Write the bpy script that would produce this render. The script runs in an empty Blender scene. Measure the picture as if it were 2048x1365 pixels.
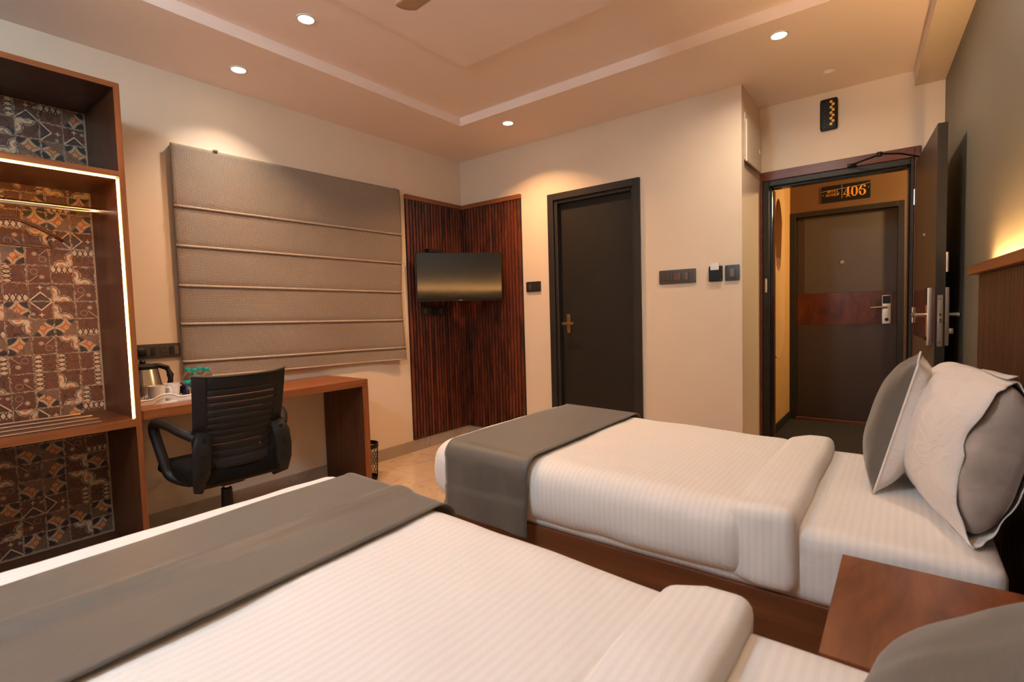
import bpy, bmesh, math, random
from mathutils import Vector, Matrix, noise
random.seed(7)
S = bpy.context.scene
COL = S.collection
PI = math.pi

# ------------------------------------------------------------------ camera
CAM = Vector((3.3887, -3.6376, 1.1842))
yaw, pitch, roll, FPX = .6586, -.0545, -.0286, 1014.9
fw = Vector((-math.sin(yaw)*math.cos(pitch), math.cos(yaw)*math.cos(pitch), math.sin(pitch)))
rt = Vector((math.cos(yaw), math.sin(yaw), 0)); up = rt.cross(fw)
rt, up = rt*math.cos(roll)+up*math.sin(roll), -rt*math.sin(roll)+up*math.cos(roll)
cd = bpy.data.cameras.new('camera'); cam = bpy.data.objects.new('camera', cd); COL.objects.link(cam)
M = Matrix((rt, up, -fw)).transposed().to_4x4(); M.translation = CAM
cam.matrix_world = M
cd.sensor_fit = 'HORIZONTAL'; cd.sensor_width = 36; cd.lens = FPX/2048*36
cd.clip_start = .02
cd.dof.use_dof = True; cd.dof.focus_distance = 3.3; cd.dof.aperture_fstop = 4.5
S.camera = cam

# ------------------------------------------------------------------ world, exposure
w = bpy.data.worlds.new('world'); S.world = w; w.use_nodes = True
w.node_tree.nodes['Background'].inputs[0].default_value = (.5, .42, .36, 1)
w.node_tree.nodes['Background'].inputs[1].default_value = .05
S.view_settings.view_transform = 'Standard'; S.view_settings.look = 'None'
S.view_settings.gamma = 1; S.view_settings.use_curve_mapping = False
S.view_settings.exposure = 0.0

# light levels (watts), used by the builders of the lamps below
L_VIS = (15.5, 8.3, 3.8)        # downlights near the far walls (watts per channel)
L_BLIND = (4.6, 3.9, 3.3)
L_DOOR = (11., 9.4, 7.4)
L_HEAD = (365., 220., 88.)     # cove strip on the headboard ledge (emission)
L_GLOBE = (69., 95., 117.)      # unseen globe added behind the viewpoint as fill (emission)
L_STRIP = (50., 20., 4.5)      # wardrobe strips (emission)
L_CORR = (31., 21., 10.)       # corridor lamp (watts)
def lum(c):
    m = max(max(c), 1e-9); return m, tuple(max(0, x)/m for x in c)

def area_light(name, loc, size, level, rot=(0, 0, 0), shape='DISK', size_y=None, spread=PI):
    l = bpy.data.lights.new(name, 'AREA'); l.shape = shape; l.size = size
    if size_y: l.size_y = size_y
    l.energy, l.color = lum(level); l.spread = spread
    o = bpy.data.objects.new(name, l); COL.objects.link(o); o.location = loc; o.rotation_euler = rot
    return o

# ------------------------------------------------------------------ mesh builder
class MB:
    def __init__(s): s.v = []; s.f = []
    def add(s, vs, fs):
        n = len(s.v); s.v += [tuple(p) for p in vs]; s.f += [tuple(i+n for i in f) for f in fs]; return s
    def box(s, x0, x1, y0, y1, z0, z1):
        x0, x1 = min(x0, x1), max(x0, x1); y0, y1 = min(y0, y1), max(y0, y1); z0, z1 = min(z0, z1), max(z0, z1)
        return s.add([(x0,y0,z0),(x1,y0,z0),(x1,y1,z0),(x0,y1,z0),(x0,y0,z1),(x1,y0,z1),(x1,y1,z1),(x0,y1,z1)],
              [(0,3,2,1),(4,5,6,7),(0,1,5,4),(1,2,6,5),(2,3,7,6),(3,0,4,7)])
    def rbox(s, x0, x1, y0, y1, z0, z1, r, n=(8, 8, 6), rr=None):
        """rounded box as a cube grid; r = corner radius"""
        nx, ny, nz = n; key = {}
        c = ((x0+x1)/2, (y0+y1)/2, (z0+z1)/2); h = ((x1-x0)/2, (y1-y0)/2, (z1-z0)/2)
        r = min(r, *h)
        def smp(k, m):   # denser near the corners
            t = k/m*2-1
            return math.copysign(abs(t)**.7, t)
        def vert(a, b, d):
            q = (round(a, 5), round(b, 5), round(d, 5))
            if q in key: return key[q]
            p = [a*h[0], b*h[1], d*h[2]]
            inn = [max(-(h[i]-r), min(h[i]-r, p[i])) for i in range(3)]
            dv = Vector([p[i]-inn[i] for i in range(3)])
            if dv.length > 1e-9: dv = dv.normalized()*r
            s.v.append((c[0]+inn[0]+dv[0], c[1]+inn[1]+dv[1], c[2]+inn[2]+dv[2])); key[q] = len(s.v)-1
            return key[q]
        def face(fn, na, nb, flip):
            for i in range(na):
                for j in range(nb):
                    a0, a1, b0, b1 = smp(i, na), smp(i+1, na), smp(j, nb), smp(j+1, nb)
                    q = [vert(*fn(a0, b0)), vert(*fn(a1, b0)), vert(*fn(a1, b1)), vert(*fn(a0, b1))]
                    s.f.append(tuple(q[::-1] if flip else q))
        face(lambda a, b: (a, b, 1), nx, ny, False); face(lambda a, b: (a, b, -1), nx, ny, True)
        face(lambda a, b: (1, a, b), ny, nz, False); face(lambda a, b: (-1, a, b), ny, nz, True)
        face(lambda a, b: (a, 1, b), nx, nz, True); face(lambda a, b: (a, -1, b), nx, nz, False)
        return s
    def lathe(s, prof, n=24, c=(0, 0, 0), cap=True):
        """prof: list of (r,z) bottom to top around z"""
        b = len(s.v)
        for r, z in prof:
            for k in range(n):
                a = 2*PI*k/n; s.v.append((c[0]+r*math.cos(a), c[1]+r*math.sin(a), c[2]+z))
        m = len(prof)
        for i in range(m-1):
            for k in range(n):
                k2 = (k+1) % n
                s.f.append((b+i*n+k, b+i*n+k2, b+(i+1)*n+k2, b+(i+1)*n+k))
        if cap:
            s.f.append(tuple(b+k for k in range(n))[::-1]); s.f.append(tuple(b+(m-1)*n+k for k in range(n)))
        return s
    def tube(s, pts, r, n=10, ry=None, closed=False, upv=(0, 0, 1)):
        """sweep an ellipse (r along side, ry along up) on a polyline"""
        pts = [Vector(p) for p in pts]; m = len(pts); b = len(s.v); ry = ry or r
        rs = r if isinstance(r, (list, tuple)) else [r]*m
        rys = ry if isinstance(ry, (list, tuple)) else [ry]*m
        for i, p in enumerate(pts):
            if closed: t = (pts[(i+1) % m]-pts[i-1])
            else: t = pts[min(i+1, m-1)]-pts[max(i-1, 0)]
            t.normalize(); u = Vector(upv)
            if abs(t.dot(u)) > .98: u = Vector((1, 0, 0)) if abs(t.x) < .9 else Vector((0, 1, 0))
            sd = t.cross(u).normalized(); u2 = sd.cross(t).normalized()
            for k in range(n):
                a = 2*PI*k/n; s.v.append(tuple(p+sd*(rs[i]*math.cos(a))+u2*(rys[i]*math.sin(a))))
        for i in range(m if closed else m-1):
            j = (i+1) % m
            for k in range(n):
                k2 = (k+1) % n
                s.f.append((b+i*n+k, b+i*n+k2, b+j*n+k2, b+j*n+k))
        if not closed:
            s.f.append(tuple(b+k for k in range(n))[::-1]); s.f.append(tuple(b+(m-1)*n+k for k in range(n)))
        return s
    def cyl(s, p0, p1, r, n=20, r2=None):
        return s.tube([p0, p1], [r, r if r2 is None else r2], n, ry=[r, r if r2 is None else r2])
    def prism(s, poly, axis, a0, a1):
        """extrude a 2D polygon; axis 'x': poly=(y,z), 'y': (x,z), 'z': (x,y)"""
        n = len(poly)
        def P(p, t): return (t, p[0], p[1]) if axis == 'x' else (p[0], t, p[1]) if axis == 'y' else (p[0], p[1], t)
        return s.add([P(p, a0) for p in poly]+[P(p, a1) for p in poly],
            [tuple(range(n))[::-1], tuple(range(n, 2*n))]+[(i, (i+1) % n, n+(i+1) % n, n+i) for i in range(n)])
    def grid(s, fn, na, nb):
        b = len(s.v)
        for i in range(na+1):
            for j in range(nb+1): s.v.append(tuple(fn(i/na, j/nb)))
        for i in range(na):
            for j in range(nb):
                q = b+i*(nb+1)+j; s.f.append((q, q+nb+1, q+nb+2, q+1))
        return s
    def warp(s, fn):
        s.v = [tuple(fn(*p)) for p in s.v]; return s

def build(name, mb, mat, parent=None, smooth=False, bevel=0, solid=0, off=None, seg=2):
    """link a mesh; with a parent the vertices are given in world axes relative to `off` (default parent's own location)"""
    me = bpy.data.meshes.new(name)
    o3 = Vector(off) if off is not None else Vector((0, 0, 0))
    me.from_pydata([tuple(Vector(p)-o3) for p in mb.v], [], mb.f)
    bm = bmesh.new(); bm.from_mesh(me); bmesh.ops.recalc_face_normals(bm, faces=bm.faces); bm.to_mesh(me); bm.free()
    me.materials.append(mat)
    if smooth:
        for p in me.polygons: p.use_smooth = True
    o = bpy.data.objects.new(name, me); COL.objects.link(o)
    if parent is not None: o.parent = parent
    elif off is not None: o.location = off
    if solid:
        m = o.modifiers.new('solid', 'SOLIDIFY'); m.thickness = solid; m.offset = -1
    if bevel:
        m = o.modifiers.new('bevel', 'BEVEL'); m.width = bevel; m.segments = seg; m.limit_method = 'ANGLE'; m.angle_limit = .6
        if smooth is False:
            for p in me.polygons: p.use_smooth = False
    if smooth == 'auto':
        try:
            for e in me.edges: pass
            me.set_sharp_from_angle(angle=.7)
        except Exception: pass
    return o

def tag(o, label, cat=None, group=None, kind=None):
    o['label'] = label
    if cat: o['category'] = cat
    if group: o['group'] = group
    if kind: o['kind'] = kind
    return o
def thing(name, label, cat, loc=(0, 0, 0), rz=0, group=None, kind=None):
    o = bpy.data.objects.new(name, None); COL.objects.link(o); o.empty_display_size = .1
    o.location = loc; o.rotation_euler = (0, 0, rz)
    return tag(o, label, cat, group, kind)
def copy_tree(o, parent=None):
    c = o.copy(); COL.objects.link(c)
    if parent is not None: c.parent = parent
    for ch in list(o.children): copy_tree(ch, c)
    return c

# ------------------------------------------------------------------ material nodes
class NT:
    def __init__(s, name):
        s.mat = bpy.data.materials.new(name); s.mat.use_nodes = True; s.t = s.mat.node_tree
        s.b = s.t.nodes['Principled BSDF']
        s.tc = s.t.nodes.new('ShaderNodeTexCoord')
    def link(s, a, b): s.t.links.new(a, b)
    def setin(s, sock, v):
        if hasattr(v, 'is_output'): s.link(v, sock)
        elif isinstance(v, (tuple, list)) and len(v) == 3 and sock.type == 'RGBA': sock.default_value = (*v, 1)
        else: sock.default_value = v
    def m(s, op, a, b=None, c=None, clamp=False):
        n = s.t.nodes.new('ShaderNodeMath'); n.operation = op; n.use_clamp = clamp
        for i, v in enumerate((a, b, c)):
            if v is not None: s.setin(n.inputs[i], v)
        return n.outputs[0]
    def xyz(s, vec):
        n = s.t.nodes.new('ShaderNodeSeparateXYZ'); s.link(vec, n.inputs[0]); return n.outputs
    def map(s, vec, scale=(1, 1, 1), loc=(0, 0, 0), rot=(0, 0, 0)):
        n = s.t.nodes.new('ShaderNodeMapping'); s.link(vec, n.inputs[0])
        n.inputs['Scale'].default_value = scale; n.inputs['Location'].default_value = loc; n.inputs['Rotation'].default_value = rot
        return n.outputs[0]
    def noise(s, vec, scale, detail=3, rough=.5, dist=0):
        n = s.t.nodes.new('ShaderNodeTexNoise'); s.link(vec, n.inputs['Vector'])
        n.inputs['Scale'].default_value = scale; n.inputs['Detail'].default_value = detail
        n.inputs['Roughness'].default_value = rough; n.inputs['Distortion'].default_value = dist
        return n.outputs[0]
    def ramp(s, fac, stops, interp='LINEAR'):
        n = s.t.nodes.new('ShaderNodeValToRGB'); s.link(fac, n.inputs[0]); e = n.color_ramp.elements
        n.color_ramp.interpolation = interp
        while len(e) < len(stops): e.new(.5)
        for el, (p, c) in zip(e, stops): el.position = p; el.color = (*c, 1) if len(c) == 3 else c
        return n.outputs[0]
    def mix(s, fac, a, b):
        n = s.t.nodes.new('ShaderNodeMix'); n.data_type = 'RGBA'
        s.setin(n.inputs[0], fac); s.setin(n.inputs[6], a); s.setin(n.inputs[7], b); return n.outputs[2]
    def bump(s, h, strength=.3, dist=.01):
        n = s.t.nodes.new('ShaderNodeBump'); s.link(h, n.inputs['Height']); n.inputs['Strength'].default_value = strength
        n.inputs['Distance'].default_value = dist; s.link(n.outputs[0], s.b.inputs['Normal'])
    def rnd(s):
        n = s.t.nodes.new('ShaderNodeObjectInfo'); return n.outputs['Random']
    def vadd(s, a, b):
        n = s.t.nodes.new('ShaderNodeVectorMath'); n.operation = 'ADD'; s.link(a, n.inputs[0]); s.setin(n.inputs[1], b); return n.outputs[0]
    def comb(s, x, y, z):
        n = s.t.nodes.new('ShaderNodeCombineXYZ')
        for i, v in enumerate((x, y, z)): s.setin(n.inputs[i], v)
        return n.outputs[0]
    def done(s, color=None, rough=None, metal=None, **kw):
        if color is not None: s.setin(s.b.inputs['Base Color'], color)
        if rough is not None: s.setin(s.b.inputs['Roughness'], rough)
        if metal is not None: s.setin(s.b.inputs['Metallic'], metal)
        for k, v in kw.items(): s.setin(s.b.inputs[k.replace('_', ' ')], v)
        return s.mat

def srgb(r, g, b):
    f = lambda c: c/12.92 if c <= .04045 else ((c+.055)/1.055)**2.4
    return (f(r/255), f(g/255), f(b/255))

def mat_plain(name, col, rough=.5, metal=0, var=.06, vscale=6, bump=0, bscale=60, **kw):
    n = NT(name); v = n.noise(n.tc.outputs['Object'], vscale, 3)
    c = n.ramp(v, [(.25, tuple(x*(1-var) for x in col)), (.75, tuple(min(1, x*(1+var)) for x in col))])
    if bump: n.bump(n.noise(n.tc.outputs['Object'], bscale, 3), bump, .002)
    return n.done(c, rough, metal, **kw)

def mat_wood(name, dark, light, axis='z', rough=.38, scale=30, stretch=.05, rand=False, contrast=(.3, .7), dist=.8):
    n = NT(name); v = n.tc.outputs['Object']
    sc = [1, 1, 1]; sc['xyz'.index(axis)] = stretch
    if rand:
        r = n.rnd(); v = n.vadd(v, n.comb(n.m('MULTIPLY', r, 9), n.m('MULTIPLY', r, 5), n.m('MULTIPLY', r, 13)))
    mp = n.map(v, tuple(sc))
    a = n.noise(mp, scale, 5, .6, dist); b = n.noise(mp, scale*5, 2, .5, 0)
    f = n.m('ADD', n.m('MULTIPLY', a, .8), n.m('MULTIPLY', b, .2))
    if rand: f = n.m('ADD', f, n.m('MULTIPLY', n.m('SUBTRACT', n.rnd(), .5), .16))
    c = n.ramp(f, [(contrast[0], dark), (contrast[1], light)])
    n.bump(b, .06, .002)
    return n.done(c, rough)

def mat_emit(name, level):
    strength, col = lum(level)
    n = NT(name); n.b.inputs['Base Color'].default_value = (*col, 1)
    n.b.inputs['Emission Color'].default_value = (*col, 1); n.b.inputs['Emission Strength'].default_value = strength
    return n.mat

MT = {}
MT['wall'] = mat_plain('cream_wall_paint', (.74, .60, .455), .62, var=.025, vscale=2.5, bump=.05, bscale=140)
MT['wall_dark'] = mat_plain('olive_grey_wall_paint', (.150, .130, .094), .5, var=.05, vscale=2, bump=.05, bscale=140)
MT['ceiling'] = mat_plain('ceiling_paint', (.90, .74, .64), .7, var=.02, vscale=2)
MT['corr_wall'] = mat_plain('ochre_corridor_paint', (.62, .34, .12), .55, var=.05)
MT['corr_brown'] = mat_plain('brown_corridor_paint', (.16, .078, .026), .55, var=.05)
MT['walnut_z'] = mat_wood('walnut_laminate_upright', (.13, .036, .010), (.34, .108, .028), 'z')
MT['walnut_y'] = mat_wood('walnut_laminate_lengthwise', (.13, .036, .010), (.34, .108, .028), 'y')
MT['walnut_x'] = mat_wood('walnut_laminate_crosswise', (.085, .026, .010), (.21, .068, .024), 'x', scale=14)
MT['shade_z'] = mat_wood('shade_toned_walnut_upright', (.030, .009, .004), (.105, .034, .012), 'z')  # same walnut with the shade of the bays put into its colour
MT['shade_y'] = mat_wood('shade_toned_walnut_lengthwise', (.030, .009, .004), (.105, .034, .012), 'y')
MT['night_wood'] = mat_wood('walnut_nightstand_laminate', (.10, .026, .008), (.27, .085, .026), 'y', scale=11, stretch=.18, dist=1.6, rough=.33)
MT['slat'] = mat_wood('mahogany_slat_wood', (.022, .006, .003), (.17, .036, .013), 'z', rand=True, scale=13, stretch=.3, contrast=(.34, .68), rough=.42)
MT['slat_back'] = mat_plain('dark_slat_groove', (.006, .003, .002), .8)
MT['head_slat'] = mat_wood('brown_headboard_slat_wood', (.028, .008, .0035), (.095, .027, .010), 'z', rand=True, scale=18, stretch=.08, rough=.4)
MT['mahogany'] = mat_wood('mahogany_frame_wood', (.09, .018, .010), (.20, .05, .028), 'x', scale=20, rough=.3)
MT['door_dark'] = mat_plain('charcoal_brown_door_paint', (.021, .0165, .012), .45, var=.12, Specular_IOR_Level=.25)
MT['frame_dark'] = mat_plain('dark_grey_frame_paint', (.026, .021, .0165), .42, var=.15, bump=.08, bscale=30, Specular_IOR_Level=.3)
MT['frame_gloss'] = mat_plain('glossy_black_frame_enamel', (.012, .012, .011), .16, var=.1, bump=.12, bscale=26)
MT['leaf'] = mat_plain('brown_matt_door_laminate', (.052, .030, .019), .45, var=.06)
MT['leaf_grey'] = mat_plain('taupe_door_laminate', (.085, .066, .050), .5, var=.05)
MT['band'] = mat_wood('red_mahogany_door_band', (.045, .007, .003), (.14, .028, .012), 'z', scale=7, stretch=.5, rough=.16)
MT['steel'] = mat_plain('brushed_steel', (.62, .55, .48), .28, 1, var=.05)
MT['chrome'] = mat_plain('chrome', (.8, .78, .75), .12, 1, var=.02)
MT['brass'] = mat_plain('antique_brass', (.42, .27, .11), .32, 1, var=.1)
MT['black'] = mat_plain('black_plastic', (.007, .0062, .0058), .5, var=.1, Specular_IOR_Level=.3)
MT['black_matt'] = mat_plain('black_matt_plastic', (.012, .0105, .0095), .6, var=.1, bump=.1, bscale=300, Specular_IOR_Level=.25)
MT['black_fabric'] = mat_plain('black_seat_fabric', (.0055, .005, .0048), .9, var=.2, bump=.2, bscale=400, Specular_IOR_Level=.15)
MT['switch'] = mat_plain('grey_brown_switch_plastic', (.060, .045, .034), .35, var=.05)
MT['switch_dark'] = mat_plain('dark_switch_plastic', (.022, .018, .015), .35, var=.05)
MT['rocker'] = mat_plain('taupe_rocker_plastic', (.13, .095, .07), .35, var=.05)
MT['rocker_red'] = mat_plain('reddish_rocker_plastic', (.14, .055, .035), .35, var=.05)
MT['white_plastic'] = mat_plain('white_plastic', (.78, .74, .70), .35, var=.02)
MT['ceramic'] = mat_plain('white_ceramic', (.80, .75, .70), .2, var=.02)
MT['cream_plastic'] = mat_plain('cream_cover_plastic', (.70, .58, .45), .4, var=.02)
MT['teal'] = mat_plain('teal_plastic', (.0, .30, .22), .35, var=.06)
MT['gold'] = mat_plain('gold_lettering', (.85, .36, .04), .4, var=.05)
MT['silver_print'] = mat_plain('pale_print', (.55, .5, .42), .4, var=.02)
MT['yellow'] = mat_plain('yellow_hexagon_plastic', (.90, .46, .02), .4, var=.04)
MT['screen'] = mat_plain('glossy_black_screen', (.006, .006, .006), .09, var=.02, IOR=2.2)
MT['runner'] = None
MT['purple'] = mat_plain('purple_wrapper', (.10, .03, .18), .3, var=.1)
MT['red'] = mat_plain('red_wrapper', (.5, .05, .05), .3, var=.1)
MT['hanger'] = mat_wood('dark_brown_hanger_wood', (.03, .008, .004), (.09, .025, .012), 'y', rough=.3)
MT['fan'] = mat_plain('beige_fan_enamel', (.52, .36, .22), .35, var=.03)
MT['cane'] = mat_plain('tan_carved_panel_wood', (.66, .39, .16), .5, var=.06)
MT['led'] = mat_emit('warm_led_strip', L_STRIP)
MT['led_head'] = mat_emit('warm_cove_led', L_HEAD)
MT['lamp'] = mat_emit('downlight_diffuser', (30, 24, 15.6))
MT['lens'] = mat_plain('peephole_lens', (.02, .02, .02), .08)

def mat_glass(name, col=(1, 1, 1), rough=.02, ior=1.45):
    n = NT(name); return n.done(col, rough, 0, Transmission_Weight=1.0, IOR=ior)
MT['glass'] = mat_glass('clear_glass', (.97, .96, .94))
MT['pet'] = mat_glass('clear_bottle_plastic', (.95, .96, .95), .05, 1.2)

def mat_marble(name, base, vein, joints=None, rough=.12):
    n = NT(name); v = n.tc.outputs['Object']
    r = n.rnd(); v2 = n.vadd(v, n.comb(n.m('MULTIPLY', r, 7), n.m('MULTIPLY', r, 3), 0))
    a = n.noise(v2, 1.6, 6, .62, 1.2); k = n.m('ABSOLUTE', n.m('SUBTRACT', a, .5))
    veinf = n.m('SUBTRACT', 1, n.m('MULTIPLY', k, 42), clamp=True)
    cl = n.noise(v2, 3.5, 4)
    c0 = n.ramp(cl, [(.3, tuple(x*.86 for x in base)), (.7, base)])
    c = n.mix(n.m('MULTIPLY', veinf, .35), c0, vein)
    return n.done(c, rough)
MT['marble'] = mat_marble('beige_marble', (.58, .41, .27), (.24, .15, .09))
MT['marble_grey'] = mat_marble('grey_beige_marble_skirting', (.42, .33, .255), (.2, .15, .11), rough=.25)
MT['grout'] = mat_plain('beige_grout', (.30, .20, .13), .8)

def mat_cloth_stripe(name, c1, c2, pitch=.021):
    n = NT(name); v = n.tc.outputs['Object']; x = n.xyz(v)[0]
    s1 = n.m('SINE', n.m('MULTIPLY', x, 2*PI/pitch)); f = n.m('MULTIPLY_ADD', s1, 2.2, .5, clamp=True)
    c = n.mix(f, c1, c2)
    ro = n.m('MULTIPLY_ADD', f, .22, .52)
    hgt = n.m('ADD', n.m('MULTIPLY', n.noise(n.map(v, (1.6, .8, 1)), 9, 4, .55, .6), 1.0), n.m('MULTIPLY', n.noise(v, 700, 2), .03))
    n.bump(hgt, .35, .010)
    return n.done(c, ro, 0, Sheen_Weight=.15)
MT['sheet'] = mat_cloth_stripe('white_satin_stripe_sheet', (.80, .78, .765), (.765, .745, .73))
def mat_linen():
    n = NT('white_pillow_cotton'); v = n.tc.outputs['Object']
    c = n.ramp(n.noise(v, 6, 3), [(.3, (.73, .68, .645)), (.7, (.78, .73, .695))])
    a = n.noise(n.map(v, (1, .7, 1.6)), 7, 5, .55, 1.4); b = n.noise(v, 600, 2)
    n.bump(n.m('ADD', a, n.m('MULTIPLY', b, .02)), .55, .022)
    return n.done(c, .78, 0, Sheen_Weight=.1)
MT['linen'] = mat_linen()
MT['pillow_in'] = mat_plain('grey_white_pillow_ticking', (.40, .33, .29), .8, var=.25, vscale=14, bump=.3, bscale=25)
def mat_runner():
    n = NT('grey_green_runner_fabric'); v = n.tc.outputs['Object']
    f = n.noise(n.map(v, (30, 2, 30)), 6, 3); c = n.ramp(f, [(.3, (.088, .077, .064)), (.7, (.104, .092, .077))])
    n.bump(n.noise(v, 500, 2), .08, .001)
    return n.done(c, .5, 0, Sheen_Weight=.3)
MT['runner'] = mat_runner()
def mat_blind():
    n = NT('tweed_weave_blind_fabric'); v = n.tc.outputs['Object']; o = n.xyz(v)
    k = 2*PI/.0125
    u = n.m('MULTIPLY', n.m('ADD', o[1], n.m('MULTIPLY', o[2], .9)), k); t = n.m('MULTIPLY', n.m('SUBTRACT', o[1], n.m('MULTIPLY', o[2], .9)), k)
    p = n.m('MULTIPLY', n.m('SINE', u), n.m('SINE', t))
    nn = n.noise(n.map(v, (60, 60, 160)), 3, 2)
    f = n.m('ADD', n.m('MULTIPLY_ADD', p, .75, .48), n.m('MULTIPLY', n.m('SUBTRACT', nn, .5), .8), clamp=True)
    c = n.ramp(f, [(.10, (.050, .034, .024)), (.40, (.27, .200, .145)), (.85, (.46, .355, .265))])
    n.bump(f, .5, .003)
    return n.done(c, .85)
MT['blind'] = mat_blind()
MT['blind_rib'] = mat_plain('tweed_blind_piping', (.40, .295, .205), .85, var=.3, vscale=180)
def mat_carpet():
    n = NT('dark_corridor_carpet'); v = n.tc.outputs['Object']; f = n.noise(v, 160, 3)
    c = n.ramp(f, [(.35, (.010, .008, .007)), (.7, (.040, .030, .024))]); n.bump(f, .6, .006); return n.done(c, .95)
MT['carpet'] = mat_carpet()

# patterned wall tiles: five motifs in the tile's own plane (y = across, z = up, tile half = .5)
TS = .0875
def tile_mat(kind):
    n = NT('patterned_tile_'+kind); v = n.map(n.tc.outputs['Object'], (1/TS, 1/TS, 1/TS)); o = n.xyz(v); x, y = o[1], o[2]
    r = n.rnd(); vn = n.vadd(v, n.comb(n.m('MULTIPLY', r, 40), n.m('MULTIPLY', r, 23), 0))
    ax, ay = n.m('ABSOLUTE', x), n.m('ABSOLUTE', y)
    DK, BR, OR, CR, BL = (.020, .014, .012), (.13, .042, .020), (.42, .13, .03), (.52, .37, .23), (.06, .07, .075)
    def lt(a, t, soft=.02): return n.m('MULTIPLY', n.m('SUBTRACT', t, a), 1/soft, clamp=True)
    def rad(cx, cy): 
        a = n.m('SUBTRACT', x, cx); b = n.m('SUBTRACT', y, cy)
        return n.m('SQRT', n.m('ADD', n.m('MULTIPLY', a, a), n.m('MULTIPLY', b, b)))
    base = n.ramp(n.noise(vn, 2.6, 4, .6, .8), [(.32, DK), (.48, BR), (.60, (.065, .030, .018)), (.76, (.30, .085, .022))])
    if kind == 'chevron':
        c = n.mix(lt(n.m('ADD', y, ax), 0.0), base, n.mix(n.noise(vn, 5), DK, (.09, .05, .04)))
        bar = lt(n.m('ABSOLUTE', n.m('ADD', y, ax)), .055)
        c = n.mix(lt(n.m('ABSOLUTE', n.m('ADD', y, n.m('ADD', ax, .09))), .05), c, DK)
        c = n.mix(bar, c, CR)
        pet = n.m('MINIMUM', n.m('ADD', n.m('MULTIPLY', ax, 3), n.m('ABSOLUTE', n.m('SUBTRACT', y, .27))), n.m('ADD', ax, n.m('MULTIPLY', n.m('ABSOLUTE', n.m('SUBTRACT', y, .27)), 3)))
        c = n.mix(lt(pet, .18, .06), c, CR)
        c = n.mix(lt(rad(.36, .22), .11, .05), c, (.30, .24, .18))
    elif kind == 'petal':
        q = n.m('ADD', n.m('SQRT', ax), n.m('SQRT', ay))
        leaf = n.ramp(q, [(.55, OR), (.74, (.30, .10, .03)), (.76, CR), (.92, (.30, .22, .14)), (.98, DK)])
        half = lt(n.m('ADD', n.m('MULTIPLY', x, .7), y), .16, .1)
        c = n.mix(half, n.mix(.55, base, (.20, .12, .07)), leaf)
        c = n.mix(lt(n.m('ABSOLUTE', n.m('SUBTRACT', rad(0.02, .02), .075)), .028), c, CR)
    elif kind == 'circle':
        r1 = rad(0, .5); r2 = rad(.5, 0)
        c = base
        for q in (r1, r2):
            c = n.mix(lt(q, .36, .03), c, CR)
            c = n.mix(lt(n.m('ABSOLUTE', n.m('SUBTRACT', q, .29)), .035), c, BL)
            c = n.mix(lt(q, .15, .05), c, OR)
        c = n.mix(n.m('MULTIPLY', lt(rad(.34, .34), .16, .05), .9), c, CR)
        c = n.mix(lt(n.m('ABSOLUTE', n.m('SUBTRACT', rad(.0, -.05), .27)), .025), c, DK)
    elif kind == 'leaves':
        wv = n.m('ABSOLUTE', n.m('SINE', n.m('MULTIPLY', x, 4*PI)))
        d = n.m('ABSOLUTE', n.m('SUBTRACT', n.m('MULTIPLY', n.m('ABSOLUTE', n.m('SUBTRACT', y, .30)), 4.2), wv))
        row = lt(n.m('ABSOLUTE', n.m('SUBTRACT', y, .30)), .2)
        c = n.mix(row, base, n.mix(lt(d, .38, .1), CR, DK))
        c = n.mix(lt(n.noise(n.map(vn, (2, 14, 14)), 1.2, 2), .40, .06), c, (.20, .07, .035))
    else:
        d1 = n.m('ABSOLUTE', n.m('SUBTRACT', x, y))
        c = n.mix(n.m('MULTIPLY', lt(d1, .03), lt(x, .0, .1)), base, CR)
        c = n.mix(lt(rad(.12, -.14), .14, .08), c, (.42, .29, .18))
        c = n.mix(lt(n.m('ABSOLUTE', n.m('SUBTRACT', rad(-.2, .15), .15)), .025), c, (.30, .20, .13))
    # ragged pale edge and soot
    e = n.m('MAXIMUM', ax, ay); e2 = n.m('ADD', e, n.m('MULTIPLY', n.m('SUBTRACT', n.noise(vn, 7, 3), .5), .22))
    c = n.mix(n.m('MULTIPLY', n.m('SUBTRACT', e2, .455), 30, clamp=True), c, (.46, .33, .22))
    c = n.mix(n.m('MULTIPLY', n.m('SUBTRACT', n.noise(vn, 4.0, 6, .75), .545), 8, clamp=True), c, n.mix(n.noise(vn, 9, 2), DK, BL))
    return n.done(c, .5)

# ------------------------------------------------------------------ the setting
H, HT, HT2, HB = 2.64, 2.703, 2.683, 2.542          # soffit, tray, dropped inner panel, beam underside
XO, YR = 2.53, .54                                   # end of back wall, entry wall
YF, YC = -4.75, 2.30                                 # wall behind the camera, far corridor wall
HR = -.0586                                          # the headboard wall is slightly splayed
RZ = math.atan(.0586)
def hx(y): return 3.577+HR*(y-.5)
def struct(name, label, mb, mat, **kw):
    o = build(name, mb, mat, **kw); return tag(o, label, name.split('_')[0].split('.')[0], kind='structure')

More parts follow.
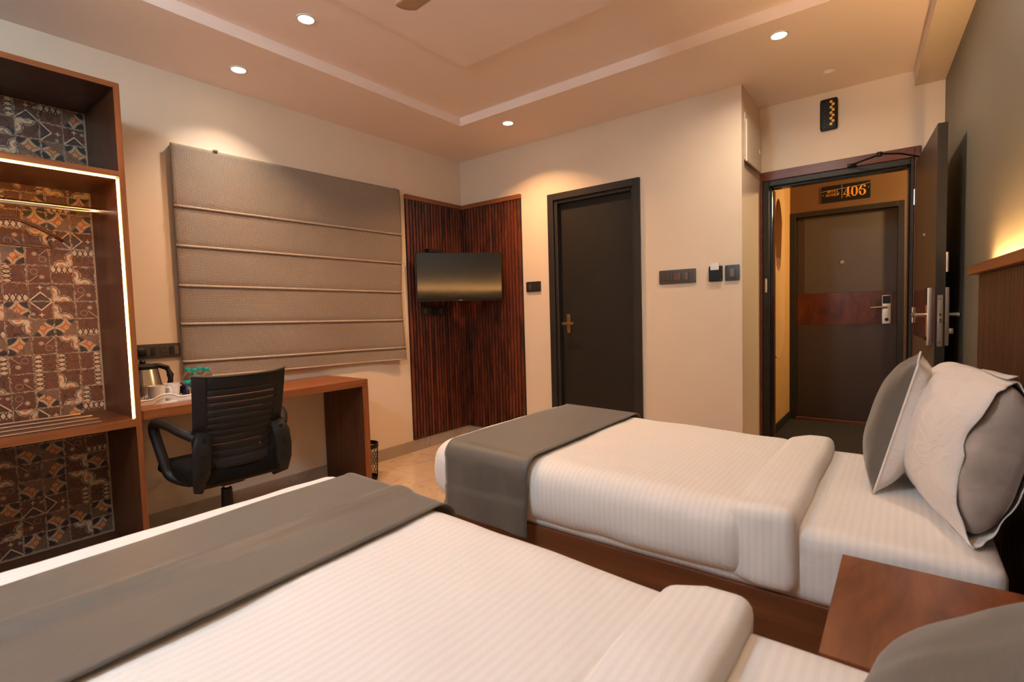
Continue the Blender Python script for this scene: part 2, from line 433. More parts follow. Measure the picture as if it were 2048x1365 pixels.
fl = struct('floor', 'polished beige marble floor seen between the beds and the desk', MB().box(-.15, 4.1, YF, .66, -.08, -.004), MT['grout'])
tile = None
for i in range(6):
    for j in range(7):
        x0, y0 = -.10+i*.8-.02, .46-(j+1)*.8
        x1 = min(x0+.8, 4.05)
        if tile is None:
            tile = build('floor_tile', MB().box(-.399, .399, -.399, .399, -.02, 0), MT['marble'], fl); o = tile
        else:
            o = tile.copy(); COL.objects.link(o); o.parent = fl
        o.location = (x0+.4, y0+.4, 0)
struct('wall_left', 'cream painted wall behind the woven window blind and the desk', MB().box(-.12, 0, YF, .12, -.05, 2.85), MT['wall'])
struct('wall_back', 'cream painted wall with the dark bathroom door and switches', MB().box(0, 1.03, 0, .12, -.05, 2.85).box(1.795, XO, 0, .12, -.05, 2.85).box(1.03, 1.795, 0, .12, 2.145, 2.85), MT['wall'])
struct('wall_niche', 'narrow cream wall return beside the entrance door frame', MB().box(XO-.12, XO, .12, .66, -.05, 2.85), MT['wall'])
struct('wall_entry', 'cream wall above the open entrance door', MB().box(XO, 3.455, YR, .66, 2.155, 2.85).box(3.455, 3.8, YR, .66, -.05, 2.85), MT['wall'])
wr = struct('wall_right', 'olive grey painted wall above the slatted headboard', MB().box(0, .12, -5.5, .2, -.05, 2.85), MT['wall_dark'])
wr.location = (3.577, .5, 0); wr.rotation_euler = (0, 0, RZ)
struct('wall_front', 'cream wall behind the viewpoint', MB().box(-.12, 4.1, YF-.12, YF, -.05, 2.85), MT['wall'])
# ceiling: soffit ring with two steps up
TX0, TX1, TY0, TY1 = .657, 3.12, -4.05, -.682
IX0, IX1, IY0, IY1 = 1.241, 2.55, -3.47, -1.273
c = MB()
c.box(-.12, TX0, YF, .66, H, H+.3).box(TX1, 4.1, YF, .66, H, H+.3).box(TX0, TX1, TY1, .66, H, H+.3).box(TX0, TX1, YF, TY0, H, H+.3)
struct('ceiling', 'pale peach plaster ceiling with a stepped rectangular tray', c, MT['ceiling'])
c = MB().box(TX0, IX0, TY0, TY1, HT, H+.3).box(IX1, TX1, TY0, TY1, HT, H+.3).box(IX0, IX1, IY1, TY1, HT, H+.3).box(IX0, IX1, TY0, IY0, HT, H+.3).box(IX0-.001, IX1+.001, IY0-.001, IY1+.001, HT+.03, H+.3).box(IX0+.011, IX1-.011, IY0+.011, IY1-.011, HT2, HT+.031)
c = struct('ceiling_tray', 'raised inner field of the peach tray ceiling above the fan', c, MT['ceiling'])
bm_ = struct('trim_1', 'cream ceiling beam running along the olive wall', MB().box(-.149, 0, -5.5, .04, HB, H+.01), MT['wall'])
bm_.location = (3.577, .5, 0); bm_.rotation_euler = (0, 0, RZ)
# baseboards
struct('baseboard_left', 'grey beige marble skirting along the window wall', MB().box(0, .012, YF, 0, 0, .098), MT['marble_grey'], bevel=.002)
struct('baseboard_back', 'grey beige marble skirting along the bathroom door wall', MB().box(.012, 1.0, -.012, 0, 0, .098).box(1.83, XO, -.012, 0, 0, .098), MT['marble_grey'], bevel=.002)
# corridor
struct('floor_corridor', 'dark speckled corridor carpet beyond the entrance door', MB().box(2.2, 4.6, .66, YC+.1, -.08, .002), MT['carpet'])
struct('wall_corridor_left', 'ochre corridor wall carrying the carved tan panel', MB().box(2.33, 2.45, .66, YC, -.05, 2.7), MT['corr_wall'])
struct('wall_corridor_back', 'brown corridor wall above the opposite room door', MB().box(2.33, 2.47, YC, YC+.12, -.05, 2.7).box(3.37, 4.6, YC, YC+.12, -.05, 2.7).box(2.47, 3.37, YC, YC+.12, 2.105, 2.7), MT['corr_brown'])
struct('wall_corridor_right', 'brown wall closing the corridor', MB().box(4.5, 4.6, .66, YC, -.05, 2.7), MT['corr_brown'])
struct('ceiling_corridor', 'corridor ceiling beyond the entrance door', MB().box(2.33, 4.6, .66, YC+.1, 2.6, 2.7), MT['ceiling'])
struct('trim_2', 'dark skirting at the foot of the ochre corridor wall', MB().box(2.45, 2.462, .67, YC, 0, .085), MT['frame_dark'])

# ------------------------------------------------------------------ door 1: bathroom
d = thing('door_1', 'closed charcoal bathroom door in a stepped dark frame with brass handle', 'door', (1.41, 0, 0), kind='structure')
def frame_u(x0, x1, zt, wl, wr_, wt, y0, y1):
    return MB().box(x0, x0+wl, y0, y1, 0, zt).box(x1-wr_, x1, y0, y1, 0, zt).box(x0+wl, x1-wr_, y0, y1, zt-wt, zt)
OFF = (1.41, 0, 0)
build('frame', frame_u(1.003, 1.822, 2.168, .056, .052, .056, -.022, .07), MT['frame_dark'], d, bevel=.004, off=OFF)
build('frame_stop', frame_u(1.059, 1.770, 2.112, .030, .022, .026, -.004, .1), MT['frame_dark'], d, bevel=.004, off=OFF)
lf = build('leaf', MB().box(1.089, 1.748, .045, .085, .005, 2.086), MT['door_dark'], d, bevel=.003, off=OFF)
hd = build('handle_plate', MB().rbox(1.134, 1.170, .037, .045, 1.005, 1.165, .006, (3, 2, 3)), MT['brass'], d, off=OFF)
build('handle_lever', MB().cyl((1.152, .04, 1.085), (1.152, -.01, 1.085), .011).rbox(1.118, 1.232, -.020, -.006, 1.073, 1.098, .006, (6, 2, 2)), MT['brass'], hd, smooth='auto', off=OFF)
build('screw', MB().cyl((1.152, .038, 1.148), (1.152, .034, 1.148), .006, 10), MT['steel'], hd, off=OFF)
build('screw', MB().cyl((1.152, .038, 1.022), (1.152, .034, 1.022), .006, 10), MT['steel'], hd, off=OFF)

# ------------------------------------------------------------------ door 2: entrance, open inward
OFF = (2.98, YR, 0)
d = thing('door_2', 'open brown entrance door with electronic lock and mahogany lined frame', 'door', OFF, kind='structure')
build('casing', frame_u(2.53, 3.462, 2.168, .018, .03, .066, YR-.014, .70), MT['mahogany'], d, bevel=.003, off=OFF)
build('frame', frame_u(2.548, 3.432, 2.102, .044, .02, .040, YR-.006, .62), MT['frame_dark'], d, bevel=.004, off=OFF)
build('frame_stop', frame_u(2.584, 3.412, 2.070, .024, .012, .022, YR+.03, .64), MT['frame_gloss'], d, bevel=.006, off=OFF)
build('jamb_lining', MB().box(2.592, 2.604, .60, .705, 0, 2.05).box(3.395, 3.405, .60, .705, 0, 2.05), MT['mahogany'], d, off=OFF)
sp = build('strike_plate', MB().rbox(2.563, 2.579, YR-.009, YR-.004, 1.285, 1.39, .004, (2, 2, 4)), MT['steel'], d, off=OFF)
build('screw', MB().cyl((2.571, YR-.011, 1.375), (2.571, YR-.008, 1.375), .005, 10).cyl((2.571, YR-.011, 1.30), (2.571, YR-.008, 1.30), .005, 10), MT['chrome'], sp, off=OFF)
build('keeper', MB().rbox(2.568, 2.578, YR-.009, YR-.004, 1.04, 1.22, .003, (2, 2, 4)).box(2.570, 2.576, YR-.0105, YR-.008, 1.08, 1.18), MT['frame_gloss'], d, off=OFF)
# leaf, built along its own axis (local -y away from the hinge), hinge at (3.437,.525)
LA = math.atan2(3.510-3.437, .525+.285)
LW, LT, LH = .82, .041, 2.066
leafM = Matrix.Translation(Vector((3.437, .525, 0))-Vector(OFF)) @ Matrix.Rotation(LA, 4, 'Z')
def lpart(name, mb, mat, parent=None, **kw):
    o = build(name, mb, mat, parent or d, **kw)
    if parent is None: o.matrix_local = leafM
    return o
leaf = lpart('leaf', MB().box(0, LT, -LW, 0, .006, LH), MT['leaf'], bevel=.002)
lpart('leaf_edge', MB().box(.0005, LT-.0005, -LW-.0025, -LW+.001, .006, LH), MT['frame_dark'], leaf, bevel=.001)
lpart('door_band', MB().box(-.0015, .001, -LW+.004, -.004, .975, 1.255), MT['band'], leaf)
lpart('lower_panel', MB().box(-.0012, .001, -LW+.004, -.004, .012, .973), MT['leaf_grey'], leaf)
pe = lpart('peephole', MB().cyl((-.006, -.42, 1.56), (.002, -.42, 1.56), .014, 16).cyl((.039, -.42, 1.56), (.047, -.42, 1.56), .014, 16), MT['chrome'], leaf, smooth='auto')
lk = lpart('lock_case', MB().rbox(-.026, .0, -LW+.045, -LW+.105, .955, 1.255, .006, (3, 4, 4)), MT['steel'], leaf, smooth='auto')
lpart('lock_reader', MB().rbox(-.029, -.024, -LW+.048, -LW+.102, 1.165, 1.252, .003, (2, 3, 3)), MT['black'], leaf)
lpart('lever', MB().cyl((-.02, -LW+.075, 1.115), (-.068, -LW+.075, 1.115), .010, 14).tube([(-.066, -LW+.072, 1.115), (-.070, -LW+.12, 1.115), (-.068, -LW+.20, 1.113)], .009, 12, ry=.012), MT['steel'], leaf, smooth='auto')
lpart('key_cylinder', MB().cyl((-.025, -LW+.075, .995), (-.031, -LW+.075, .995), .012, 16), MT['black'], leaf, smooth='auto')
lpart('inner_lock_case', MB().rbox(LT, LT+.024, -LW+.045, -LW+.105, .955, 1.255, .006, (3, 4, 4)), MT['steel'], leaf, smooth='auto')
lpart('inner_lever', MB().cyl((LT+.02, -LW+.075, 1.115), (LT+.062, -LW+.075, 1.115), .009, 14).tube([(LT+.06, -LW+.072, 1.115), (LT+.064, -LW+.12, 1.115), (LT+.062, -LW+.19, 1.113)], .008, 12, ry=.011), MT['steel'], leaf, smooth='auto')
lpart('thumb_turn', MB().rbox(LT+.024, LT+.044, -LW+.066, -LW+.084, 1.015, 1.045, .004, (2, 2, 2)), MT['steel'], leaf)
mp_ = lpart('mortise_plate', MB().rbox(.009, .032, -LW-.006, -LW-.002, .955, 1.215, .002, (2, 2, 4)), MT['steel'], leaf)
lpart('latch', MB().box(.014, .028, -LW-.014, -LW-.005, 1.075, 1.10).box(.014, .028, -LW-.010, -LW-.005, 1.11, 1.125), MT['chrome'], leaf, bevel=.002)
lpart('screw', MB().cyl((.02, -LW-.007, 1.195), (.02, -LW-.005, 1.195), .005, 10), MT['brass'], leaf)
lpart('screw', MB().cyl((.02, -LW-.007, .975), (.02, -LW-.005, .975), .005, 10), MT['brass'], leaf)
lpart('night_latch', MB().rbox(LT, LT+.012, -LW+.008, -LW+.035, 1.33, 1.43, .003, (2, 2, 3)), MT['steel'], leaf)
for zz in (.3, 1.05, 1.8):
    lpart('hinge', MB().cyl((-.004, .004, zz), (-.004, .004, zz+.1), .007, 12), MT['steel'], leaf)
# overhead closer: folding arm from the header to the closer body behind the leaf
cl = build('closer_arm', MB().tube([(3.095, YR-.03, 2.112), (3.17, YR-.10, 2.113), (3.255, YR-.17, 2.117)], .008, 8, ry=.006).tube([(3.255, YR-.17, 2.122), (3.36, YR-.13, 2.11), (3.47, YR-.09, 2.075)], .010, 8, ry=.005), MT['black'], d, off=OFF, smooth='auto')
build('closer_bracket', MB().box(3.075, 3.125, YR-.036, YR-.012, 2.102, 2.122), MT['black'], cl, off=OFF, bevel=.003)
build('closer_joint', MB().cyl((3.255, YR-.17, 2.106), (3.255, YR-.17, 2.132), .014, 14), MT['black'], cl, off=OFF, smooth='auto')

# ------------------------------------------------------------------ door 3: opposite room across the corridor
OFF = (2.92, YC, 0)
d = thing('door_3', 'closed brown room door with red band across the corridor', 'door', OFF, kind='structure')
build('frame', frame_u(2.455, 3.385, 2.118, .05, .05, .05, YC-.02, YC+.1), MT['frame_dark'], d, bevel=.003, off=OFF)
leaf = build('leaf', MB().box(2.505, 3.335, YC+.03, YC+.07, .03, 2.068), MT['leaf'], d, bevel=.003, off=OFF)
build('upper_panel', MB().box(2.575, 3.333, YC+.0285, YC+.031, 1.297, 2.064), MT['leaf_grey'], leaf, off=OFF)
build('lower_panel', MB().box(2.508, 3.333, YC+.0288, YC+.031, .035, .978), MT['leaf'], leaf, off=OFF)
build('door_band', MB().box(2.508, 3.333, YC+.0275, YC+.031, .982, 1.293), MT['band'], leaf, off=OFF)
build('threshold', MB().box(2.505, 3.335, YC-.01, YC+.05, .0, .028), MT['walnut_x'], d, off=OFF, bevel=.003)
pe = build('peephole', MB().lathe([(.018, 0), (.018, .004), (.010, .007)], 18).warp(lambda x, y, z: (2.905+x, YC+.029-z, 1.592+y)), MT['chrome'], d, smooth='auto', off=OFF)
build('peephole_lens', MB().cyl((2.905, YC+.024, 1.592), (2.905, YC+.021, 1.592), .007, 12), MT['lens'], pe, off=OFF)
lk = build('lock_case', MB().rbox(3.222, 3.292, YC+.006, YC+.03, .985, 1.255, .005, (4, 3, 4)), MT['steel'], d, smooth='auto', off=OFF)
build('lock_reader', MB().rbox(3.226, 3.288, YC+.003, YC+.008, 1.175, 1.250, .003, (3, 2, 3)), MT['black'], lk, off=OFF)
build('lever', MB().cyl((3.258, YC+.01, 1.142), (3.258, YC-.03, 1.142), .010, 12).tube([(3.266, YC-.03, 1.144), (3.20, YC-.034, 1.142), (3.135, YC-.03, 1.138)], .008, 10, ry=.011), MT['brass'], lk, smooth='auto', off=OFF)
build('key_cylinder', MB().cyl((3.258, YC+.008, 1.025), (3.258, YC+.002, 1.025), .016, 16), MT['black'], lk, smooth='auto', off=OFF)

# ------------------------------------------------------------------ lamps of the room and an added fill globe
def downlight(x, y, z, label, level=L_VIS, r=.038, spread=125):
    t = thing('ceiling_downlight', label, 'light', (x, y, z), group='recessed round downlights in the ceiling')
    build('trim_ring', MB().lathe([(r+.010, 0), (r+.010, -.004), (r, -.005), (r-.002, 0)], 32, cap=False), MT['white_plastic'], t, smooth='auto')
    build('diffuser', MB().lathe([(r-.001, -.0005), (r-.001, -.003), (.001, -.004)], 32), MT['lamp'], t)
    l = area_light('downlight_beam', (x, y, z-.012), r*2, level, spread=math.radians(spread))
    return t
downlight(.976, -2.147, HT, 'round recessed downlight in the tray field, nearest the picture top', L_VIS)
downlight(.323, -2.189, H, 'round recessed downlight above the woven blind', L_BLIND, spread=106)
downlight(.974, -.490, H, 'round recessed downlight above the television corner', L_VIS, spread=125)
downlight(2.839, -.503, H, 'round recessed downlight before the entrance door', L_DOOR, spread=165)
# cool fill light added behind the viewpoint, shaped as a globe pendant
t = thing('added_fill_globe', 'added white globe fill light hanging unseen behind the viewpoint', 'lamp', (2.0, -4.1, HT))
build('canopy', MB().lathe([(.05, 0), (.05, -.02), (.01, -.03)], 24), MT['white_plastic'], t, smooth='auto')
build('cord', MB().cyl((0, 0, -.03), (0, 0, -.19), .004, 8), MT['white_plastic'], t)
build('globe', MB().lathe([(.135*math.sin(PI*k/16)+.0005, -.303-.135*math.cos(PI*k/16)) for k in range(17)], 32), mat_emit('fill_globe_glow', L_GLOBE), t, smooth=True)
area_light('corridor_lamp', (4.35, 1.85, 2.3), .16, L_CORR, rot=(0, math.radians(62), 0), spread=math.radians(150))

def smoke_detector():
    t = thing('ceiling_sensor', 'small round peach sensor button on the ceiling by the entrance', 'sensor', (3.0, .185, H))
    build('base', MB().lathe([(.030, 0), (.030, -.004), (.022, -.008)], 24), MT['ceiling'], t, smooth='auto')
    build('button', MB().lathe([(.014, -.007), (.013, -.013), (.003, -.015)], 20), MT['white_plastic'], t, smooth='auto')
smoke_detector()

# ------------------------------------------------------------------ ceiling fan
def fan():
    hub = Vector((2.223, -2.096, 2.55)); th = math.atan2(-.244, -.97)-.3; L = .615
    t = thing('ceiling_fan', 'beige three blade ceiling fan with one blade tip at the picture top', 'fan', (hub.x, hub.y, hub.z))
    build('canopy', MB().lathe([(.055, .133), (.055, .10), (.018, .085)], 24), MT['fan'], t, smooth='auto')
    build('downrod', MB().cyl((0, 0, .04), (0, 0, .12), .012), MT['fan'], t, smooth='auto')
    build('motor', MB().lathe([(.02, -.05), (.07, -.045), (.095, -.01), (.095, .02), (.06, .045), (.02, .05)], 28), MT['fan'], t, smooth='auto')
    for k in range(3):
        a = th+k*2*PI/3
        m = MB()
        def P(u, v):
            r = .13+u*(L-.13); wd = .050+.010*u
            q = max(0, (u-.9)/.1); rr = r-.02*q*(abs(v-.5)*2)**2.0
            return (rr, (v-.5)*2*wd, -.012*(v-.5)*2+.004)
        m.grid(P, 14, 6)
        bl = build('blade', m, MT['fan'], t, smooth=True, solid=.005); bl.rotation_euler = (0, 0, a)
        ar = build('blade_arm', MB().box(.08, .19, -.022, .022, -.006, .0), MT['fan'], bl, bevel=.002)
fan()

# ------------------------------------------------------------------ slatted wall panels in the TV corner
def slat_panel(name, label, along, length, zb, zt, mat, back, cap_mat, pitch=.0357, th=.016, cap=True, capd=.03, caph=.038):
    """panel in local axes: runs along +Y from 0, sticks out along +X"""
    t = thing(name, label, 'wall panel')
    build('backing', MB().box(0, .006, 0, length, zb, zt), back, t)
    n = max(1, int(round(length/pitch))); p = length/n; first = None
    for k in range(n):
        if first is None:
            first = build('slat', MB().box(.006, .006+th, -p/2+.0055, p/2-.0055, zb, zt), mat, t, bevel=.002, seg=1); o = first
        else:
            o = first.copy(); COL.objects.link(o); o.parent = t
        o.location = (0, (k+.5)*p, 0)
    if cap: build('cap', MB().box(0, capd, -.004, length+.004, zt, zt+caph), cap_mat, t, bevel=.002)
    return t
ZS0, ZS1 = .105, 2.185
t = slat_panel('slatted_panel', 'dark mahogany slatted panel on the window wall behind the television', 'y', .71, ZS0, ZS1, MT['slat'], MT['slat_back'], MT['walnut_y'])
t.location = (.0015, -.71, 0)
t = slat_panel('slatted_panel', 'dark mahogany slatted panel beside the bathroom door switch', 'x', .695, ZS0, ZS1, MT['slat'], MT['slat_back'], MT['walnut_y'])
t.location = (.72, -.0015, 0); t.rotation_euler = (0, 0, PI/2)
# rotated by 90deg: local +X -> world +Y ; mirror so that it sticks out to -Y
t.rotation_euler = (0, 0, PI/2); t.scale = (-1, 1, 1)

# ------------------------------------------------------------------ television corner
def television():
    A, B = Vector((.095, -.692, 0)), Vector((.556, -.098, 0)); mid = (A+B)/2; L = (B-A).length
    rz = math.atan2((B-A).y, (B-A).x)
    t = thing('television', 'flat black television mounted diagonally across the slatted corner', 'television', (mid.x, mid.y, 1.305), rz); t.rotation_euler = (.035, 0, rz)
    h = .418
    build('housing', MB().rbox(-L/2, L/2, -.004, .030, 0, h, .004, (6, 2, 4)), MT['black_matt'], t, smooth='auto')
    build('rear_housing', MB().rbox(-.22, .22, .03, .075, .04, .32, .02, (6, 4, 4)), MT['black_matt'], t, smooth='auto')
    build('screen', MB().box(-L/2+.007, L/2-.007, -.0055, -.003, .016, h-.007), MT['screen'], t)
    build('logo', MB().box(-.013, .013, -.0062, -.004, .005, .009), MT['silver_print'], t)
    mt = build('mount_arm', MB().box(-.03, .03, .07, .30, .14, .26), MT['black'], t, bevel=.003)
    build('mount_plate', MB().box(-.05, .05, .285, .30, .10, .30), MT['black'], mt)
television()
t = thing('set_top_box', 'small black set top box on the slats above the television', 'box', (.03, -.435, 1.755))
build('body', MB().rbox(.0, .055, -.085, .085, -.012, .02, .004, (3, 4, 3)), MT['black_matt'], t, smooth='auto')
build('front_panel', MB().box(.055, .058, -.075, .075, -.006, .015), MT['switch_dark'], t)
build('shelf', MB().box(-.008, .07, -.10, .10, -.020, -.012), MT['black'], t, bevel=.002)
t = thing('wall_socket', 'black socket plate with plugs on the slats below the television', 'socket', (.022, -.44, 1.225))
build('plate', MB().rbox(0, .012, -.15, .15, -.038, .038, .004, (2, 6, 3)), MT['switch_dark'], t, smooth='auto')
build('plug', MB().rbox(.012, .045, -.03, .02, -.022, .022, .006, (3, 3, 3)), MT['black'], t, smooth='auto')
build('switch_rocker', MB().rbox(.010, .017, -.12, -.085, -.022, .022, .003, (2, 3, 3)), MT['switch'], t)
build('switch_rocker', MB().rbox(.010, .017, .07, .105, -.022, .022, .003, (2, 3, 3)), MT['switch'], t)

# ------------------------------------------------------------------ switch plates on the back wall
def plate(name, label, x0, x1, z0, z1, mat, dz=.012):
    t = thing(name, label, 'switch', ((x0+x1)/2, 0, (z0+z1)/2))
    build('plate', MB().rbox(x0, x1, -dz, 0, z0, z1, .004, (6, 2, 4)), mat, t, smooth='auto', off=((x0+x1)/2, 0, (z0+z1)/2))
    return t, ((x0+x1)/2, 0, (z0+z1)/2)
t, O = plate('light_switch', 'dark two gang switch plate between slatted panel and bathroom door', .756, .909, 1.365, 1.455, MT['switch_dark'])
build('rocker', MB().rbox(.788, .817, -.016, -.010, 1.388, 1.432, .002, (2, 2, 2)), MT['switch'], t, off=O)
build('rocker', MB().rbox(.848, .877, -.016, -.010, 1.388, 1.432, .002, (2, 2, 2)), MT['switch_dark'], t, off=O)
t, O = plate('switchboard', 'long taupe switchboard with eight rockers on the cream wall', 1.962, 2.228, 1.363, 1.464, MT['switch'])
for k in range(8):
    xx = 1.988+k*.0270+(.003 if k % 2 else 0)
    build('rocker', MB().rbox(xx, xx+.0235, -.016, -.010, 1.388, 1.440, .002, (2, 2, 2)), MT['rocker_red'] if k in (3, 4) else MT['rocker'] if k == 6 else MT['switch'], t, off=O)
t, O = plate('keycard_switch', 'black keycard power switch on the cream wall', 2.318, 2.408, 1.363, 1.468, MT['black'], .02)
t['category'] = 'switch'
build('print_line', MB().box(2.336, 2.392, -.0212, -.019, 1.399, 1.403).box(2.332, 2.394, -.0212, -.019, 1.391, 1.394).box(2.368, 2.398, -.0212, -.019, 1.371, 1.375), MT['silver_print'], t, off=O)
build('emblem', MB().prism([(2.363, 1.408), (2.374, 1.419), (2.363, 1.430), (2.352, 1.419), (2.363, 1.408), (2.363, 1.413), (2.357, 1.419), (2.363, 1.425), (2.369, 1.419), (2.363, 1.413)], 'y', -.0212, -.019), MT['silver_print'], t, off=O)
o = build('key_card', MB().rbox(2.333, 2.389, -.016, -.0125, 1.440, 1.490, .0015, (3, 2, 3)), MT['white_plastic'], off=(2.361, -.014, 1.465))
build('holder_slot', MB().box(2.328, 2.396, -.024, -.017, 1.36+.01, 1.436), MT['black'], t, off=O)
o.location.y -= .014
tag(o, 'white key card standing in the black keycard switch', 'card')
t, O = plate('bell_switch', 'square dark single switch at the end of the cream wall', 2.424, 2.517, 1.362, 1.468, MT['switch_dark'])
build('rocker', MB().rbox(2.457, 2.484, -.017, -.010, 1.388, 1.442, .002, (2, 2, 2)), MT['rocker'], t, off=O)

# ------------------------------------------------------------------ black chime with yellow hexagons above the entrance
def chime():
    O = (2.966, YR, 2.482)
    t = thing('door_chime', 'black door chime with a zigzag of yellow hexagons above entrance', 'chime', O)
    m = MB().rbox(-.052, .052, -.030, 0, -.105, .105, .012, (8, 4, 8))
    build('housing', m, MT['black'], t, smooth='auto')
    def hexa(x, z, r, mat, name):
        build(name, MB().prism([(x+r*math.cos(a*PI/3), z+r*math.sin(a*PI/3)) for a in range(6)], 'y', -.0335, -.029), mat, t)
    for k in range(9):
        hexa(.014+(.0125 if k % 2 else 0), .078-k*.0185, .0098, MT['yellow'], 'hexagon')
    for r_ in range(8):
        for c_ in range(3):
            build('speaker_hole', MB().cyl((-.038+c_*.017, -.0312, .074-r_*.021-(c_ % 2)*.010), (-.038+c_*.017, -.0295, .074-r_*.021-(c_ % 2)*.010), .0028, 8), MT['switch'], t)
chime()

# ------------------------------------------------------------------ distribution box on the niche wall
O = (XO, .26, 2.30)
t = thing('distribution_box', 'cream fuse box cover high on the wall return beside entrance', 'fuse box', O)
build('frame', MB().rbox(XO, XO+.012, .055, .53, 2.165, 2.475, .004, (2, 4, 4)), MT['cream_plastic'], t, off=O)
build('cover', MB().rbox(XO+.012, XO+.026, .04, .43, 2.150, 2.425, .005, (2, 4, 4)), MT['cream_plastic'], t, off=O, smooth='auto')
build('catch', MB().rbox(XO+.026, XO+.032, .385, .405, 2.27, 2.30, .002, (2, 2, 2)), MT['white_plastic'], t, off=O)

# ------------------------------------------------------------------ corridor sign and carved panel
def sign():
    O = (2.925, YC, 2.263); W, Hh = .398, .162
    t = thing('room_sign', 'black acrylic room sign reading HOTEL SKYVIEW 406 in gold', 'sign', O)
    build('plate', MB().rbox(-W/2, W/2, -.008, 0, -Hh/2, Hh/2, .002, (4, 2, 3)), MT['black'], t)
    y0, y1 = -.0092, -.0075
    # letters as thick and thin strokes in a unit cell (0..1 wide, 0..1 high)
    T, Q = .26, .10
    SER = lambda x, y: [((x-.16, y), (x+.16, y), Q)]
    G = {
     'H': [((.2, 0), (.2, 1), T), ((.8, 0), (.8, 1), T), ((.2, .5), (.8, .5), Q)]+SER(.2, .04)+SER(.8, .04)+SER(.2, .96)+SER(.8, .96),
     'T': [((.5, 0), (.5, 1), T), ((.05, .95), (.95, .95), Q), ((.07, .78), (.07, .95), Q), ((.93, .78), (.93, .95), Q)]+SER(.5, .04),
     'E': [((.22, 0), (.22, 1), T), ((.1, .96), (.88, .96), Q), ((.1, .04), (.9, .04), Q), ((.22, .5), (.65, .5), Q), ((.88, .78), (.88, .96), Q), ((.9, .04), (.9, .24), Q)],
     'L': [((.25, 0), (.25, 1), T), ((.1, .04), (.9, .04), Q), ((.9, .04), (.9, .3), Q)]+SER(.25, .96),
     'K': [((.2, 0), (.2, 1), T), ((.3, .45), (.85, 1), Q), ((.42, .58), (.85, 0), T)]+SER(.2, .04)+SER(.2, .96)+SER(.85, .04),
     'Y': [((.1, 1), (.5, .45), T), ((.9, 1), (.5, .45), Q), ((.5, 0), (.5, .5), T)]+SER(.5, .04)+SER(.12, .96)+SER(.88, .96),
     'V': [((.1, 1), (.5, 0), T), ((.9, 1), (.5, 0), Q)]+SER(.12, .96)+SER(.88, .96),
     'I': [((.5, 0), (.5, 1), T)]+SER(.5, .04)+SER(.5, .96),
     'W': [((.02, 1), (.28, 0), T), ((.28, 0), (.5, .9), Q), ((.5, 1), (.74, 0), T), ((.74, 0), (1, 1), Q)]+SER(.06, .96)+SER(.94, .96)}
    ring = lambda cx, cy, a, b, a0, a1, n=14: [(cx+a*math.cos(a0+(a1-a0)*k/n), cy+b*math.sin(a0+(a1-a0)*k/n)) for k in range(n+1)]
    def poly(pts): return [(pts[i], pts[i+1], None) for i in range(len(pts)-1)]
    G['O'] = poly(ring(.5, .5, .40, .46, 0, 2*PI)); G['S'] = poly(ring(.5, .73, .32, .23, .3, 1.5*PI, 10)+ring(.5, .27, .34, .23, .5*PI, -.8*PI, 12))
    def text(s, x, z, cw, chh, shear, name, gap=.12):
        m = MB()
        for ch in s:
            wd = cw*(.55 if ch == 'I' else 1.25 if ch == 'W' else 1)
            for a, b, th in G[ch]:
                if th is None:   # curved letters: thick where the stroke runs upright
                    dx, dz = abs(b[0]-a[0]), abs(b[1]-a[1]); th = Q+(T-Q)*(dz/(dx+dz+1e-6))**1.5
                A = Vector((a[0]*wd, a[1]*chh)); B = Vector((b[0]*wd, b[1]*chh)); dv = B-A
                if dv.length < 1e-6: continue
                nn = Vector((-dv.y, dv.x)).normalized()*(th*cw*.5)
                ex = dv.normalized()*(.02*cw)
                q = [A-ex+nn, B+ex+nn, B+ex-nn, A-ex-nn]
                m.prism([(x+p.x+shear*p.y, z+p.y) for p in q], 'y', y0, y1)
            x += wd*(1+gap)
        build(name, m, MT['gold'], t)
    text('HOTEL', -.150, .012, .0155, .026, .28, 'hotel_lettering', .22)
    text('SKYVIEW', -.168, -.022, .0150, .025, .28, 'hotel_lettering', .14)
    build('divider_line', MB().box(-.0285, -.0255, y0, y1, -.052, .072), MT['silver_print'], t)
    def arc(x): return .040 + .016*((x+.03)/.2)**2*(1 if x > -.03 else -.35) + .006*(1 if x < -.03 else 0)*((x+.03)/.17)
    m = MB(); N = 26
    for k in range(N):
        xa, xb = -W/2+W*k/N, -W/2+W*(k+1)/N
        m.prism([(xa, arc(xa)-.0014), (xb, arc(xb)-.0014), (xb, arc(xb)+.0014), (xa, arc(xa)+.0014)], 'y', y0+.0003, y1)
    build('swoosh_line', m, MT['silver_print'], t)
    # 406 in fat-face numerals
    dw, dh, z0, x0 = .050, .098, -.048, -.014
    def ringshape(m, cx, cz, a, b, ai, bi, a0=0, a1=2*PI, n=32, sh=0):
        for k in range(n):
            p, q = a0+(a1-a0)*k/n, a0+(a1-a0)*(k+1)/n
            m.prism([(cx+a*math.cos(p), cz+b*math.sin(p)), (cx+a*math.cos(q), cz+b*math.sin(q)), (cx+sh+ai*math.cos(q), cz+bi*math.sin(q)), (cx+sh+ai*math.cos(p), cz+bi*math.sin(p))], 'y', y0, y1)
    m = MB(); X = x0
    m.prism([(X+.028, z0), (X+.045, z0), (X+.045, z0+dh), (X+.036, z0+dh), (X+.028, z0+dh*.88)], 'y', y0, y1)
    m.prism([(X+.030, z0+dh*.86), (X+.037, z0+dh), (X+.0055, z0+dh*.30), (X-.0035, z0+dh*.27)], 'y', y0, y1)
    m.prism([(X-.001, z0+dh*.25), (X+.055, z0+dh*.25), (X+.055, z0+dh*.31), (X+.003, z0+dh*.31)], 'y', y0, y1)
    m.prism([(X+.018, z0), (X+.055, z0), (X+.055, z0+.006), (X+.018, z0+.006)], 'y', y0, y1)
